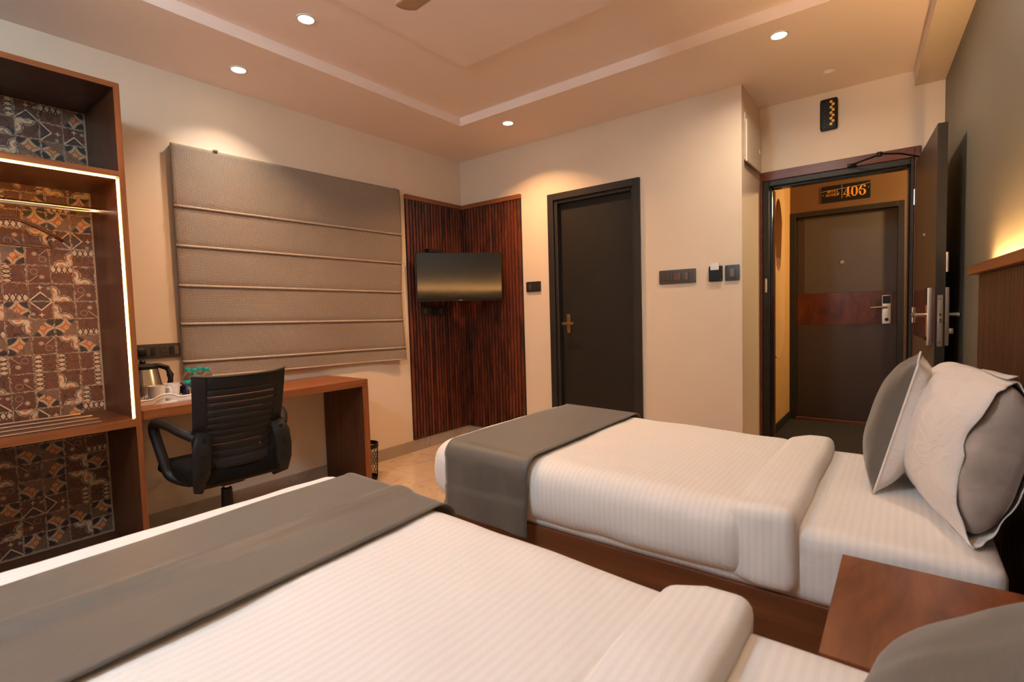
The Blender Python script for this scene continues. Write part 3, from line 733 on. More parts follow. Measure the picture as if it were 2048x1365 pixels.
    build('number', m, MT['gold'], t)
    m = MB(); ringshape(m, X+.088, z0+dh/2, .028, dh/2, .0115, dh/2-.005); build('number', m, MT['gold'], t)
    m = MB(); cx = X+.151
    ringshape(m, cx, z0+dh*.31, .028, dh*.31, .0115, dh*.31-.005)
    ringshape(m, cx+.006, z0+dh*.5, .034, dh*.5, .0185, dh*.47, .42*PI, 1.06*PI, 18, .003)
    m.cyl((cx+.018, y0, z0+dh*.85), (cx+.018, y1, z0+dh*.85), .009, 14)
    build('number', m, MT['gold'], t)
    for sx in (-1, 1): build('screw', MB().cyl((sx*.184, -.0095, -.004 if sx < 0 else .018), (sx*.184, -.006, -.004 if sx < 0 else .018), .005, 12), MT['chrome'], t)
sign()
def carved_panel():
    O = (2.45, 1.27, 1.5)
    t = thing('carved_wall_panel', 'tan pill shaped wooden wall panel with an oval opening in corridor', 'wall panel', O)
    a, z0, z1 = .29, -.77, .80
    out = [(a*math.cos(x), z1-.30+.30*math.sin(x)) for x in [PI*k/24 for k in range(25)]]+[(-a*math.cos(x), z0+.30-.30*math.sin(x)) for x in [PI*k/24 for k in range(25)]]
    m = MB(); n = len(out); hc = .29; inn = []
    for (y, z) in out:
        an = math.atan2((z-hc)/.31, y/.17); inn.append((.17*math.cos(an), hc+.31*math.sin(an)))
    for k in range(n):
        j = (k+1) % n; b = len(m.v)
        for xx in (.0, .075):
            m.v += [(xx, out[k][0], out[k][1]), (xx, out[j][0], out[j][1]), (xx, inn[j][0], inn[j][1]), (xx, inn[k][0], inn[k][1])]
        m.f += [(b, b+1, b+2, b+3), (b+4, b+7, b+6, b+5), (b, b+4, b+5, b+1), (b+2, b+6, b+7, b+3)]
    o = build('panel', m, MT['cane'], t)
    build('recess_back', MB().box(.001, .006, -.18, .18, -.03, .61), MT['corr_brown'], t)
carved_panel()

# ------------------------------------------------------------------ roman blind
def blind():
    O = (.03, -1.625, .83); y0, y1 = -2.468, -.790
    t = thing('roman_blind', 'brown tweed roman blind lowered over the window behind the desk', 'blind', O)
    def zt(v): return 2.222+.018*v
    def zb(v): return .855-.035*v
    ribs = (.262, .430, .600, .765, .928)
    def P(u, v):      # u down, v along y
        z = zt(v)+(zb(v)-zt(v))*u; y = y0+(y1-y0)*v
        low = max(0, (u-.45)/.55)
        x = .012+.012*math.sin(v*9+u*5)*low+.014*low*noise.noise(Vector((y*2.2+z*1.3, z*2.2, 3)))+.008*noise.noise(Vector((y*4, z*5, 7)))*low
        for r in ribs: x -= .008*math.exp(-((u-r)/.012)**2)
        x += .012*math.exp(-((v-1)/.05)**2)*max(0, u-.75)/.25
        yy = y+(.010*math.sin(u*7)-.03*max(0, u-.8)*5*.3)*v**8-.012*u*v
        return (x+.03-O[0], yy-O[1], z-O[2])
    build('fabric', MB().grid(P, 90, 80), MT['blind'], t, smooth=True, solid=.004)
    for r in ribs:
        pts = []
        for k in range(31):
            p = Vector(P(r, k/30)); pts.append((p.x+.010, p.y, p.z))
        build('piping', MB().tube(pts, .0075, 8), MT['blind_rib'], t, smooth=True)
    pts = [Vector(P(1.0, k/30))+Vector((.002, 0, .004)) for k in range(31)]
    build('hem_bar', MB().tube(pts, .006, 8), MT['blind_rib'], t, smooth=True)
    build('head_rail', MB().box(.003-O[0], .036-O[0], y0+.01-O[1], y1-.01-O[1], 2.19-O[2], 2.219-O[2]), MT['white_plastic'], t)
    for v in (.145, .975):
        yy = y0+(y1-y0)*v-O[1]
        build('bracket', MB().box(.001-O[0], .05-O[0], yy-.014, yy+.014, zt(v)-O[2]-.002, zt(v)-O[2]+.010), MT['steel'], t, bevel=.002)
    build('pull_cord', MB().tube([(.0, y1+.018-O[1], 2.18-O[2]), (-.004, y1+.020-O[1], 1.6-O[2]), (.004, y1+.026-O[1], 1.05-O[2]), (0, y1+.018-O[1], .90-O[2])], .002, 6), MT['white_plastic'], t, smooth=True)
blind()

# ------------------------------------------------------------------ desk
DZ = .765
t = thing('desk', 'walnut laminate writing desk against the window wall', 'desk', (.25, -2.16, 0))
O = (.25, -2.16, 0)
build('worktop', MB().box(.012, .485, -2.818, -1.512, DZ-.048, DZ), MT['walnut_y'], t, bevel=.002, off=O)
sp = build('side_panel', MB().box(.012, .484, -1.557, -1.512, 0, DZ-.0482), MT['shade_z'], t, bevel=.001, off=O)  # inner panel face carries painted shade
build('front_edge', MB().box(.484, .4855, -1.557, -1.512, 0, DZ-.0482), MT['walnut_z'], sp, off=O)  # front strip keeps the plain walnut, without the painted shade
build('wall_batten', MB().box(.012, .04, -2.80, -1.56, DZ-.11, DZ-.049), MT['walnut_y'], t, off=O)

# ------------------------------------------------------------------ wardrobe
def wardrobe():
    y1, y0, xf = -2.822, -3.80, .50; th = .024; zt = 2.298
    O = (.25, (y0+y1)/2, 0)
    t = thing('open_wardrobe', 'open walnut wardrobe with patterned tile back and lit clothes bay', 'wardrobe', O)
    yi1, yi0 = y1-th, y0+th
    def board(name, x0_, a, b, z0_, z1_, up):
        o = build(name, MB().box(x0_, xf-.0015, a, b, z0_, z1_), MT['shade_z' if up else 'shade_y'], t, off=O)  # boards in the walnut darkened to imitate shade inside the bays
        build('front_edge', MB().box(xf-.0015, xf if up else xf-.0003, a, b, z0_, z1_), MT['walnut_z' if up else 'walnut_y'], o, off=O)  # thin front strip left in undarkened walnut
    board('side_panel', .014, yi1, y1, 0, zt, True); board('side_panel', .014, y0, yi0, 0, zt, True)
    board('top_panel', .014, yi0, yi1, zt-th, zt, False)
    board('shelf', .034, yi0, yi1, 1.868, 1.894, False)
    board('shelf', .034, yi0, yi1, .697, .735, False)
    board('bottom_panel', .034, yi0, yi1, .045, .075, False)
    build('plinth', MB().box(.40, .44, yi0, yi1, 0, .045), MT['walnut_y'], t, off=O)
    bp = build('back_panel', MB().box(.014, .030, yi0, yi1, .075, zt-th), mat_plain('pale_tile_grout', (.36, .26, .17), .8), t, off=O)
    kinds = [tile_mat(k) for k in ('chevron', 'petal', 'circle', 'leaves', 'smear')]
    protos = []
    hs = TS/2-.0012
    for m in kinds:
        me = bpy.data.meshes.new('tile'); mb = MB().box(0, .004, -hs, hs, -hs, hs)
        me.from_pydata(mb.v, [], mb.f); me.materials.append(m); protos.append(me)
    rows = int((zt-th-.075)/TS); cols = int((yi1-yi0)/TS+.999)
    for c_ in range(cols):
        for r_ in range(rows+1):
            z = zt-th-.002-(r_+.5)*TS
            y = yi1-.006-(c_+.5)*TS
            if z-hs < .07 or y-hs < yi0: continue
            if 1.86 < z+hs and z-hs < 1.90 and False: continue
            o = bpy.data.objects.new('tile', random.choice(protos[:4]+protos)); COL.objects.link(o); o.parent = bp
            o.location = (.0302-O[0], y-O[1], z-O[2]); o.rotation_euler = (random.choice((0, 1, 2, 3))*PI/2, 0, 0)
            o.location.x += random.uniform(0, .0006)
    # LED strips at the front inner edges of the clothes bay
    build('led_strip', MB().box(xf-.024, xf-.015, yi1-.006, yi1+.0, .737, 1.862), MT['led'], t, off=O)
    build('led_strip', MB().box(xf-.024, xf-.015, yi0, yi1-.008, 1.862, 1.868), MT['led'], t, off=O)
    build('led_strip', MB().box(xf-.024, xf-.015, yi0, yi0+.006, .737, 1.862), MT['led'], t, off=O)
    rl = build('hanging_rail', MB().cyl((.28, yi0, 1.737), (.28, yi1, 1.737), .0135, 18), MT['chrome'], t, smooth='auto', off=O)
    build('rail_socket', MB().cyl((.28, yi1-.028, 1.737), (.28, yi1, 1.737), .0165, 16), MT['chrome'], rl, smooth='auto', off=O)
    build('rail_socket', MB().cyl((.28, yi0+.028, 1.737), (.28, yi0, 1.737), .0165, 16), MT['chrome'], rl, smooth='auto', off=O)
    # metal luggage strips lying on the lower shelf
    for k, x in enumerate((.09, .21, .33, .45)):
        build('luggage_strip', MB().rbox(x-.011, x+.011, yi0+.1, -2.965+(.02 if k in (1, 2) else 0), .735, .742, .003, (3, 6, 2)), MT['steel'], t, off=O)
wardrobe()
def hanger():
    O = (.28, -3.185, 1.737)
    t = thing('coat_hanger', 'dark brown wooden coat hanger on the chrome rail', 'hanger', O)
    pts = []
    for k in range(15):
        a = -.15*PI+k/14*1.25*PI
        pts.append((0, .019*math.cos(a), .019*math.sin(a)+.0025))
    hk = [(0, p[1], p[2]) for p in pts]
    build('hook', MB().tube([(0, .0, -.075), (0, .018, -.06), (0, .019, -.02)]+hk, .004, 8), MT['hanger'], t, smooth=True)
    arm = [(0, s_*y, z) for s_ in (-1,) for y, z in ((.19, -.150), (.15, -.125), (.08, -.095), (.03, -.078), (0, -.073))]
    arm += [(0, y, z) for y, z in ((.03, -.078), (.08, -.095), (.15, -.125), (.19, -.150))]
    build('shoulder_bar', MB().tube(arm, .008, 10, ry=.007), MT['hanger'], t, smooth=True)
    build('trouser_bar', MB().cyl((0, -.17, -.185), (0, .145, -.185), .006, 10), MT['hanger'], t, smooth='auto')
    for s_ in (-1, 1):
        build('bar_clip', MB().tube([(0, s_*.145, -.124), (0, s_*.125, -.145), (0, s_*.135, -.165), (0, s_*.14, -.183)], .0045, 8), MT['hanger'], t, smooth=True)
    t.rotation_euler = (0, 0, .35)
hanger()

# ------------------------------------------------------------------ desk things
O = (0, -2.60, 1.027)
t = thing('socket_panel', 'grey brown socket strip with black plug behind the kettle', 'socket', O)
build('plate', MB().rbox(0, .014, -2.76, -2.470, .985, 1.068, .004, (2, 8, 3)), MT['switch'], t, off=O, smooth='auto')
build('plug', MB().rbox(.014, .055, -2.700, -2.650, 1.000, 1.050, .012, (3, 4, 4)), MT['black'], t, off=O, smooth=True)
so = build('socket_outlet', MB().rbox(.010, .0165, -2.575, -2.530, 1.000, 1.052, .002, (2, 3, 3)), MT['switch'], t, off=O)
for (yy, zz) in ((-2.5525, 1.040), (-2.563, 1.016), (-2.542, 1.016)):
    build('pin_hole', MB().box(.0163, .0172, yy-.003, yy+.003, zz-.003, zz+.003), MT['black'], so, off=O)
for yy, mm in ((-2.638, 'switch'), (-2.610, 'switch_dark'), (-2.518, 'switch_dark'), (-2.492, 'rocker')):
    build('rocker', MB().rbox(.010, .018, yy-.011, yy+.011, 1.003, 1.050, .002, (2, 3, 3)), MT[mm], t, off=O)

def kettle():
    O = (.103, -2.690, DZ)
    t = thing('kettle', 'brushed steel electric kettle with black handle on the desk', 'kettle', O)
    build('power_base', MB().lathe([(.086, 0), (.088, .008), (.082, .018)], 32), MT['black'], t, smooth='auto')
    build('body', MB().lathe([(.088, .018), (.089, .03), (.085, .08), (.077, .13), (.069, .172)], 36), MT['steel'], t, smooth='auto')
    build('lid', MB().lathe([(.070, .172), (.071, .188), (.055, .198), (.015, .203)], 32), MT['black'], t, smooth='auto')
    build('lid_knob', MB().lathe([(.012, .2), (.016, .212), (.010, .222)], 16), MT['black'], t, smooth='auto')
    build('spout', MB().prism([(-.018, .15), (.018, .15), (.012, .176), (-.012, .176)], 'x', 0, .02).warp(lambda x, y, z: (-.066+y*.6*0-x, y, z)), MT['steel'], t)
    build('handle', MB().tube([(.0, .045, .188), (.0, .075, .186), (.0, .110, .170), (.0, .124, .130), (.0, .122, .085), (.0, .106, .052), (.0, .082, .036)], [.015, .017, .018, .018, .017, .015, .012], 12, ry=[.012, .014, .015, .016, .015, .012, .010]), MT['black'], t, smooth=True)
    t.rotation_euler = (0, 0, -.15)
kettle()
def tray():
    x0, x1, y0, y1 = .198, .337, -2.797, -2.530
    O = ((x0+x1)/2, (y0+y1)/2, DZ)
    t = thing('serving_tray', 'white plastic serving tray with cut out handles on the desk', 'tray', O)
    build('floor', MB().box(x0, x1, y0, y1, DZ, DZ+.005), MT['white_plastic'], t, off=O)
    def wall(x, a, b, axis):
        N = 24; th = .004; m = MB()
        for k in range(N):
            def hgt(u): return .028+.020*math.exp(-((u-.5)/.17)**4) if axis == 'y' else .030
            def low(u): return .004+(.026*math.sqrt(max(0, 1-((u-.5)/.20)**2)) if axis == 'y' and abs(u-.5) < .2 else 0)
            u0, u1 = k/N, (k+1)/N; p0, p1 = a+(b-a)*u0, a+(b-a)*u1
            if axis == 'y': m.prism([(p0, DZ+low(u0)), (p1, DZ+low(u1)), (p1, DZ+hgt(u1)), (p0, DZ+hgt(u0))], 'x', x-th/2, x+th/2)
            else: m.prism([(p0, DZ+low(u0)), (p1, DZ+low(u1)), (p1, DZ+hgt(u1)), (p0, DZ+hgt(u0))], 'y', x-th/2, x+th/2)
        build('side_wall', m, MT['white_plastic'], t, off=O)
    wall(x1, y0, y1, 'y'); wall(x0, y0, y1, 'y'); wall(y0, x0, x1, 'x'); wall(y1, x0, x1, 'x')
    N = 24
    build('rim', MB().tube([(x1, y0+(y1-y0)*k/N, DZ+.028+.020*math.exp(-((k/N-.5)/.17)**4)) for k in range(N+1)], .0045, 8), MT['white_plastic'], t, smooth=True, off=O)
tray()
def mug(name, x, y, a, label):
    t = thing(name, label, 'mug', (x, y, DZ+.005), a, group='white mugs on the tray')
    build('body', MB().lathe([(.030, 0), (.033, .004), (.036, .05), (.039, .088), (.0365, .088), (.033, .05), (.029, .006)], 32), MT['ceramic'], t, smooth='auto')
    build('handle', MB().tube([(0, .034, .072), (0, .052, .074), (0, .062, .055), (0, .058, .032), (0, .034, .020)], .005, 10, ry=.0045), MT['ceramic'], t, smooth=True)
mug('mug', .286, -2.686, -.25, 'white ceramic mug at the front of the tray')
mug('mug', .252, -2.606, -.1, 'white ceramic mug standing beside the sachet caddy')
def tumbler(x, y, label):
    t = thing('drinking_glass', label, 'glass', (x, y, DZ+.005), group='clear tumblers on the tray')
    build('body', MB().lathe([(.0265, 0), (.0325, .09), (.0310, .09), (.025, .012), (.001, .012)], 28), MT['glass'], t, smooth='auto')
tumbler(.300, -2.758, 'clear glass tumbler at the left front of the tray')
tumbler(.236, -2.754, 'clear glass tumbler behind the other tumbler')
t = thing('sachet_caddy', 'black caddy of tea and sugar sachets on the tray', 'caddy', (.245, -2.548, DZ+.005))
O = (.245, -2.548, DZ+.005)
build('tub', MB().rbox(.208, .290, -2.564, -2.534, DZ+.005, DZ+.052, .006, (4, 4, 3)), MT['black'], t, off=O, smooth='auto')
for k, (mm, dy, rz_) in enumerate((('purple', -.018, .3), ('red', .012, -.2), ('black', -.03, .5), ('purple', .004, 0))):
    s_ = build('sachet', MB().rbox(-.022, .022, -.004, .004, -.03, .03, .003, (3, 2, 3)), MT[mm], t)
    s_.location = (-.018+k*.014, dy*.3, .052); s_.rotation_euler = (.3*rz_, rz_, rz_)
def bottle(x, y, label):
    t = thing('water_bottle', label, 'bottle', (x, y, DZ), group='water bottles with teal caps on the desk')
    prof = [(.024, 0), (.027, .006), (.027, .03), (.0262, .034), (.027, .038), (.027, .06), (.0262, .064), (.027, .068), (.027, .096), (.0262, .1), (.027, .104), (.024, .122), (.015, .138), (.0125, .142), (.0125, .150)]
    build('body', MB().lathe(prof, 24), MT['pet'], t, smooth='auto')
    build('label_band', MB().lathe([(.0274, .062), (.0274, .095)], 24, cap=False), MT['teal'], t, smooth='auto', solid=.0006)
    build('cap', MB().lathe([(.0145, .143), (.0150, .146), (.0150, .160), (.013, .163)], 20), MT['teal'], t, smooth='auto')
bottle(.180, -2.497, 'teal capped water bottle at the back left of the four')
bottle(.272, -2.498, 'teal capped water bottle at the front left of the four')
bottle(.185, -2.437, 'teal capped water bottle at the back right of the four')
bottle(.258, -2.431, 'teal capped water bottle at the front right of the four')

# ------------------------------------------------------------------ waste bin
def bin_():
    O = (.285, -1.412, 0)
    t = thing('waste_bin', 'black wire mesh waste bin beside the desk end panel', 'bin', O)
    r0, r1, h = .078, .090, .268
    def rr(z): return r0+(r1-r0)*z/h
    m = MB(); N = 22
    for s_ in (-1, 1):
        for k in range(N):
            pts = []
            for j in range(9):
                z = .012+(h-.03)*j/8; a = 2*PI*k/N+s_*j/8*1.5
                pts.append((rr(z)*math.cos(a), rr(z)*math.sin(a), z))
            m.tube(pts, .0016, 4)
    build('wire_mesh', m, MT['black'], t)
    build('rim', MB().lathe([(rr(h)-.004, h-.03), (rr(h)+.002, h-.03), (rr(h)+.003, h), (rr(h)-.004, h), (rr(h)-.004, h-.03)], 32, cap=False), MT['black'], t, smooth='auto')
    build('base', MB().lathe([(r0, 0), (r0+.003, .022), (r0-.002, .022), (r0-.004, .004)], 32), MT['black'], t, smooth='auto')
bin_()

# ------------------------------------------------------------------ office chair (faces -x, towards the desk)
def chair():
    t = thing('office_chair', 'black office chair with slotted back and loop arms at the desk', 'chair', (.575, -2.492, 0), 0)
    # seat
    def dome(x, y, z): return (x, y, z+(.010*(1-(x/.24)**2) if z > .43 else 0)-(.02*max(0, (-x-.12)/.12)**2 if z > .43 else 0))
    build('seat', MB().rbox(-.255, .225, -.235, .235, .405, .488, .035, (12, 12, 4)).warp(dome), MT['black_fabric'], t, smooth=True)
    build('seat_pan', MB().rbox(-.20, .20, -.19, .19, .385, .41, .012, (6, 6, 3)), MT['black'], t, smooth='auto')
    build('tilt_mechanism', MB().rbox(-.09, .09, -.06, .06, .345, .388, .01, (4, 4, 3)), MT['black'], t, smooth='auto')
    po = build('gas_lift', MB().lathe([(.014, .30), (.014, .35)], 18), MT['chrome'], t, smooth='auto')
    build('lift_sleeve', MB().lathe([(.030, .10), (.029, .20), (.026, .31), (.020, .315)], 22), MT['black'], po, smooth='auto')
    # star base
    for k in range(5):
        a = 2*PI*k/5+.50
        pts = [(.02, 0, .128), (.10, 0, .128), (.20, 0, .112), (.285, 0, .080)]
        l_ = build('base_leg', MB().tube(pts, [.024, .022, .019, .016], 10, ry=[.020, .018, .015, .012]), MT['black'], t, smooth='auto'); l_.rotation_euler = (0, 0, a)
        ca = build('caster', MB().cyl((.285, -.022, .028), (.285, -.006, .028), .028, 18).cyl((.285, .006, .028), (.285, .022, .028), .028, 18), MT['black'], l_, smooth='auto')
        build('caster_stem', MB().cyl((.285, 0, .03), (.285, 0, .08), .008, 10), MT['black'], l_, smooth='auto')
    build('base_hub', MB().lathe([(.040, .095), (.042, .12), (.034, .15)], 22), MT['black'], t, smooth='auto')
    # backrest: a curved shell, wide rim and slotted middle
    zb, zt = .475, .925
    def S(y, z):
        u = (z-zb)/(zt-zb); hw = .205+.018*u
        c = (y/hw); return Vector((.232+.055*u+.030*(u-.45)**2*1.2-.055*c*c+.03*math.exp(-((u-.25)/.22)**2)*(-1), y, z+.012*c*c*c*c*(1 if u > .9 else 0)))
    def patch(fy0, fy1, z0, z1, ny, nz):
        def P(a, b):
            z = z0+(z1-z0)*a; u = (z-zb)/(zt-zb); hw = .205+.018*u-.03*max(0, .12-u)/.12
            y = (fy0+(fy1-fy0)*b)*hw
            q = S(y, z)
            if u > .93: q.z -= .006*abs(y/hw)**6*0
            return q
        return MB().grid(P, nz, ny)
    m = MB(); lim = .74
    n_s = 10; za, ze = zb+.050, zt-.060
    for g in (patch(-1, -lim, zb, zt, 6, 24), patch(lim, 1, zb, zt, 6, 24), patch(-lim, lim, zb, za, 16, 3), patch(-lim, lim, ze, zt, 16, 3)):
        m.add(g.v, g.f)
    build('back_frame', m, MT['black_matt'], t, smooth=True, solid=.012)
    step = (ze-za)/n_s
    for k in range(n_s):
        g = patch(-lim-.01, lim+.01, za+k*step+.0028, za+(k+1)*step-.0028, 16, 3)
        build('back_slat', g, MT['black_matt'], t, smooth=True, solid=.010)
    # piping along the top edge
    pts = [S((-1+2*k/24)*.222, zt)+Vector((0, 0, .002)) for k in range(25)]
    build('top_piping', MB().tube(pts, .006, 8), mat_plain('olive_chair_edge', (.07, .055, .03), .7), t, smooth=True)
    for s_ in (-1, 1):
        y = s_*.232
        # bracket: broad strap from the back edge down under the seat
        pts = [(.222, s_*.175, .665), (.236, s_*.190, .60), (.238, s_*.198, .53), (.230, s_*.200, .46), (.205, s_*.196, .405), (.15, s_*.17, .388)]
        br = build('back_bracket', MB().tube(pts, [.036, .044, .043, .040, .038, .030], 12, ry=[.009, .011, .012, .012, .012, .010], upv=(1, 0, .2)), MT['black_matt'], t, smooth=True)
        for (x_, z_, yy) in ((.254, .635, .180), (.2545, .555, .196), (.2480, .475, .199)):
            build('bolt', MB().cyl((x_-.010, s_*yy, z_), (x_-.0005, s_*yy, z_), .0085, 12), MT['black'], br, smooth='auto')
        # loop arm
        pts = [(.215, s_*.205, .640), (.15, s_*.245, .672), (.06, s_*.268, .698), (-.03, s_*.275, .702), (-.095, s_*.275, .690), (-.115, s_*.272, .650), (-.10, s_*.262, .58), (-.070, s_*.252, .50), (-.045, s_*.242, .44), (.0, s_*.215, .410), (.05, s_*.18, .398)]
        fine = []
        for i in range(len(pts)-1):     # Catmull-Rom
            p0, p1, p2, p3 = [Vector(pts[max(0, min(len(pts)-1, i+q))]) for q in (-1, 0, 1, 2)]
            for j in range(4):
                u = j/4; fine.append(.5*((2*p1)+(p2-p0)*u+(2*p0-5*p1+4*p2-p3)*u*u+(3*p1-p0-3*p2+p3)*u**3))
        fine.append(Vector(pts[-1]))
        build('armrest', MB().tube(fine, .022, 12, ry=.024, upv=(0, 1, 0)), MT['black'], t, smooth=True)
        # swap the ellipse so the pad is broad
    return t
chair()

# ------------------------------------------------------------------ headboard
def headboard():
    L0, L1 = -1.345, -5.15      # along the wall, in the wall's own axis (0 at the entry wall corner)
    t = thing('headboard', 'long brown slatted headboard panel with lit top ledge', 'headboard', (3.577, .5, 0), RZ)
    zt = 1.288
    build('backing', MB().box(-.012, -.0005, L1, L0, .02, zt), MT['slat_back'], t)
    p = .036; n = int((L0-L1)/p); first = None
    for k in range(n):
        if first is None: first = build('slat', MB().box(-.030, -.012, -p/2+.003, p/2-.003, .02, zt), MT['head_slat'], t, bevel=.002, seg=1); o = first
        else: o = first.copy(); COL.objects.link(o); o.parent = t
        o.location = (0, L0-(k+.5)*p, 0)
    build('ledge', MB().box(-.058, -.046, L1, L0+.055, zt, zt+.036).box(-.0462, -.0006, L1, L0+.055, zt, zt+.012), MT['walnut_y'], t, bevel=.002)
    build('led_strip', MB().box(-.043, -.031, L1, L0-.10, zt+.014, zt+.019), MT['led_head'], t)
headboard()

# ------------------------------------------------------------------ beds
def wob(x, y, z, s=1.0, f=6.0, seed=0): return s*noise.noise(Vector((x*f+seed, y*f, z*f*1.3)))
def make_bed(tag_, X0, yn, yf, words):
    """yn = near side, yf = far side (yn < yf), X0 = foot of the frame"""
    yc = (yn+yf)/2; O = (2.7, yc, 0); hd = min(hx(yn), hx(yf))-.065
    t = thing('bed', words['bed'], 'bed', O)
    fz = .316
    build('side_rail', MB().box(X0, hd, yn, yn+.022, .012, fz), MT['walnut_x'], t, bevel=.002, off=O)
    build('side_rail', MB().box(X0, hd, yf-.022, yf, .012, fz), MT['walnut_x'], t, bevel=.002, off=O)
    build('foot_rail', MB().box(X0, X0+.022, yn+.0225, yf-.0225, .012, fz-.0005), MT['walnut_y'], t, bevel=.002, off=O)
    build('deck', MB().box(X0+.023, hd, yn+.0225, yf-.0225, fz-.05, fz-.012), MT['walnut_x'], t, off=O)
    for xx in (X0+.1, hd-.15):
        for yy in (yn+.06, yf-.06): build('foot', MB().cyl((xx, yy, 0), (xx, yy, .014), .02, 12), MT['black'], t, off=O)
    # mattress with its fitted striped sheet
    m = MB().rbox(X0+.035, hd, yn+.006, yf-.006, fz-.010, .528, .030, (40, 24, 6))
    m.warp(lambda x, y, z: (x, y-.004*wob(x, y, z, 1, 9)*(1 if z < .51 else 0), z+(.004*wob(x, y, z, 1, 5, 3) if z > .45 else 0)))
    ms = build('mattress', m, MT['sheet'], off=O, smooth=True); tag(ms, words['mattress'], 'mattress')
    # duvet
    x0, x1 = X0-.045, 3.02
    def puff(x, y, z):
        u = (x-x0)/(x1-x0); side = max(0, min(1, (.50-z)/.2))
        top = .603-.045*min(1, max(0, u))**1.2
        k = (z-fz)/(.600-fz); nz = fz+k*(top-fz)
        bulge = .020*math.sin(min(1, max(0, k))*PI)
        if y < yc: y -= bulge
        else: y += bulge
        y += .006*wob(x, y, z, 1, 7, 1)*side*2
        x -= .030*math.sin(min(1, max(0, k))*PI)*max(0, 1-(x-x0)/.15)
        if k > .9: nz += .008*wob(x, y, 0, 1, 2.6, 5)+.004*wob(x, y, 0, 1, 7, 2)
        if k < .12: nz += .012*wob(x, 0, 0, 1, 3.5, yc)+(.02*max(0, (x-2.5)/.6)*0)
        return (x, y, nz)
    m = MB().rbox(x0, x1, yn-.012, yf+.012, fz+.004, .600, .078, (60, 36, 10)); m.f = [f for f in m.f if not all(m.v[i][2] < fz+.0045 for i in f)]; m.warp(puff)
    dv = build('duvet', m, MT['sheet'], off=O, smooth=True, solid=.02); tag(dv, words['duvet'], 'duvet')
    # turned-down band at the head end of the duvet: a part of it
    m = MB().rbox(2.955, 3.150, yn-.028, yf+.028, fz+.012, .582, .036, (12, 36, 10)); m.f = [f for f in m.f if not all(m.v[i][2] < fz+.0125 for i in f)]
    def ease(x): return 1-max(0, min(1, (x-2.955)/.10))
    m.warp(lambda x, y, z: (x, y+(.024 if y < yc else -.024)*ease(x)*(1 if abs(y-yc) > .4 else 0), z-(.016*ease(x) if z > .5 else 0)))
    m.warp(lambda x, y, z: (x+.010*wob(x*.3, y, z, 1, 3, 9)+.05*(.56-z)*-.25, y+.006*wob(x*3, y, z, 1, 8, 4)*(1 if z < .53 else 0), z+(.006*wob(x, y, z, 1, 6, 2) if z > .5 else 0)+(.010*wob(x, 0, 0, 1, 9, 1) if z < .36 else 0)))
    fb = build('turned_down_fold', m, MT['sheet'], dv, smooth=True, solid=.012, off=O)
    # runner: cloth lying over the duvet, hanging down both sides
    ra, rb = words['runner_x']
    prof = []
    ztop = lambda x: .603-.045*max(0, (x-x0)/(x1-x0))**1.2
    def R(u, v):          # u along x, v across
        x = ra+(rb-ra)*u; zt = ztop(x)+.013
        hw = (yf-yn)/2+.046; drop = .245; r = .072; L = 2*(hw-r)+PI*r+2*drop-2*r*.0
        s_ = (v-.5)*L; sg = 1 if s_ >= 0 else -1; a = abs(s_); flat = hw-r
        if a < flat: y, z = a, zt
        elif a < flat+PI*r/2: q = (a-flat)/r; y, z = flat+r*math.sin(q), zt-r*(1-math.cos(q))
        else: y, z = hw+.004*math.sin(x*24), zt-r-(a-flat-PI*r/2)
        if z < fz+.1: y += .006
        ridge = words['ridge']*math.exp(-((u-.52-.25*(v-.5))/.055)**2)*(1 if a < flat else max(0, 1-(a-flat)/.15))
        z += ridge+.0045*wob(x, sg*y, 0, 1, 3.2, 8)*(1 if a < flat else 0)
        y += .005*wob(x*2, z, 0, 1, 8, sg)*(1 if a > flat+.1 else 0)
        kx = x+(.018*(yc-(yc+sg*y)))*words['skew']
        return (kx, yc+sg*y, max(z, .2))
    m = MB().grid(R, 24, 120)
    o = build('bed_runner', m, MT['runner'], off=O, smooth=True, solid=-.004); tag(o, words['runner'], 'bed runner')
    return t
make_bed('far', 1.683, -1.990, -.965, dict(bed='walnut box bed frame beneath the bed nearer the doors', mattress='mattress in white striped sheet on the bed nearer the doors',
    duvet='white striped duvet on the bed nearer the doors', runner='grey green runner hanging over the bed nearer the doors', runner_x=(1.745, 2.205), ridge=0, skew=0))
make_bed('near', 1.683, -3.575, -2.545, dict(bed='walnut box bed frame beneath the bed in the foreground', mattress='mattress in white striped sheet on the foreground bed',
    duvet='white striped duvet filling the foreground bed', runner='grey green runner creased across the foreground bed', runner_x=(1.800, 2.285), ridge=.018, skew=2.5))

# ------------------------------------------------------------------ nightstand
O = (3.46, -2.27, 0)
t = thing('nightstand', 'walnut nightstand cabinet standing between the two beds', 'nightstand', O)
build('top', MB().box(3.262, 3.655, -2.515, -2.022, .478, .500), MT['night_wood'], t, bevel=.0015, off=O)
build('side_panel', MB().box(3.268, 3.652, -2.05, -2.026, 0, .478), MT['walnut_z'], t, off=O)
build('side_panel', MB().box(3.268, 3.652, -2.511, -2.487, 0, .478), MT['walnut_z'], t, off=O)
dr = build('drawer_front', MB().box(3.264, 3.284, -2.484, -2.053, .26, .474), MT['walnut_y'], t, bevel=.002, off=O)
build('knob', MB().cyl((3.264, -2.268, .37), (3.244, -2.268, .37), .011, 14), MT['steel'], dr, smooth='auto', off=O)
build('cupboard_door', MB().box(3.264, 3.284, -2.484, -2.053, .04, .256), MT['walnut_y'], t, bevel=.002, off=O)

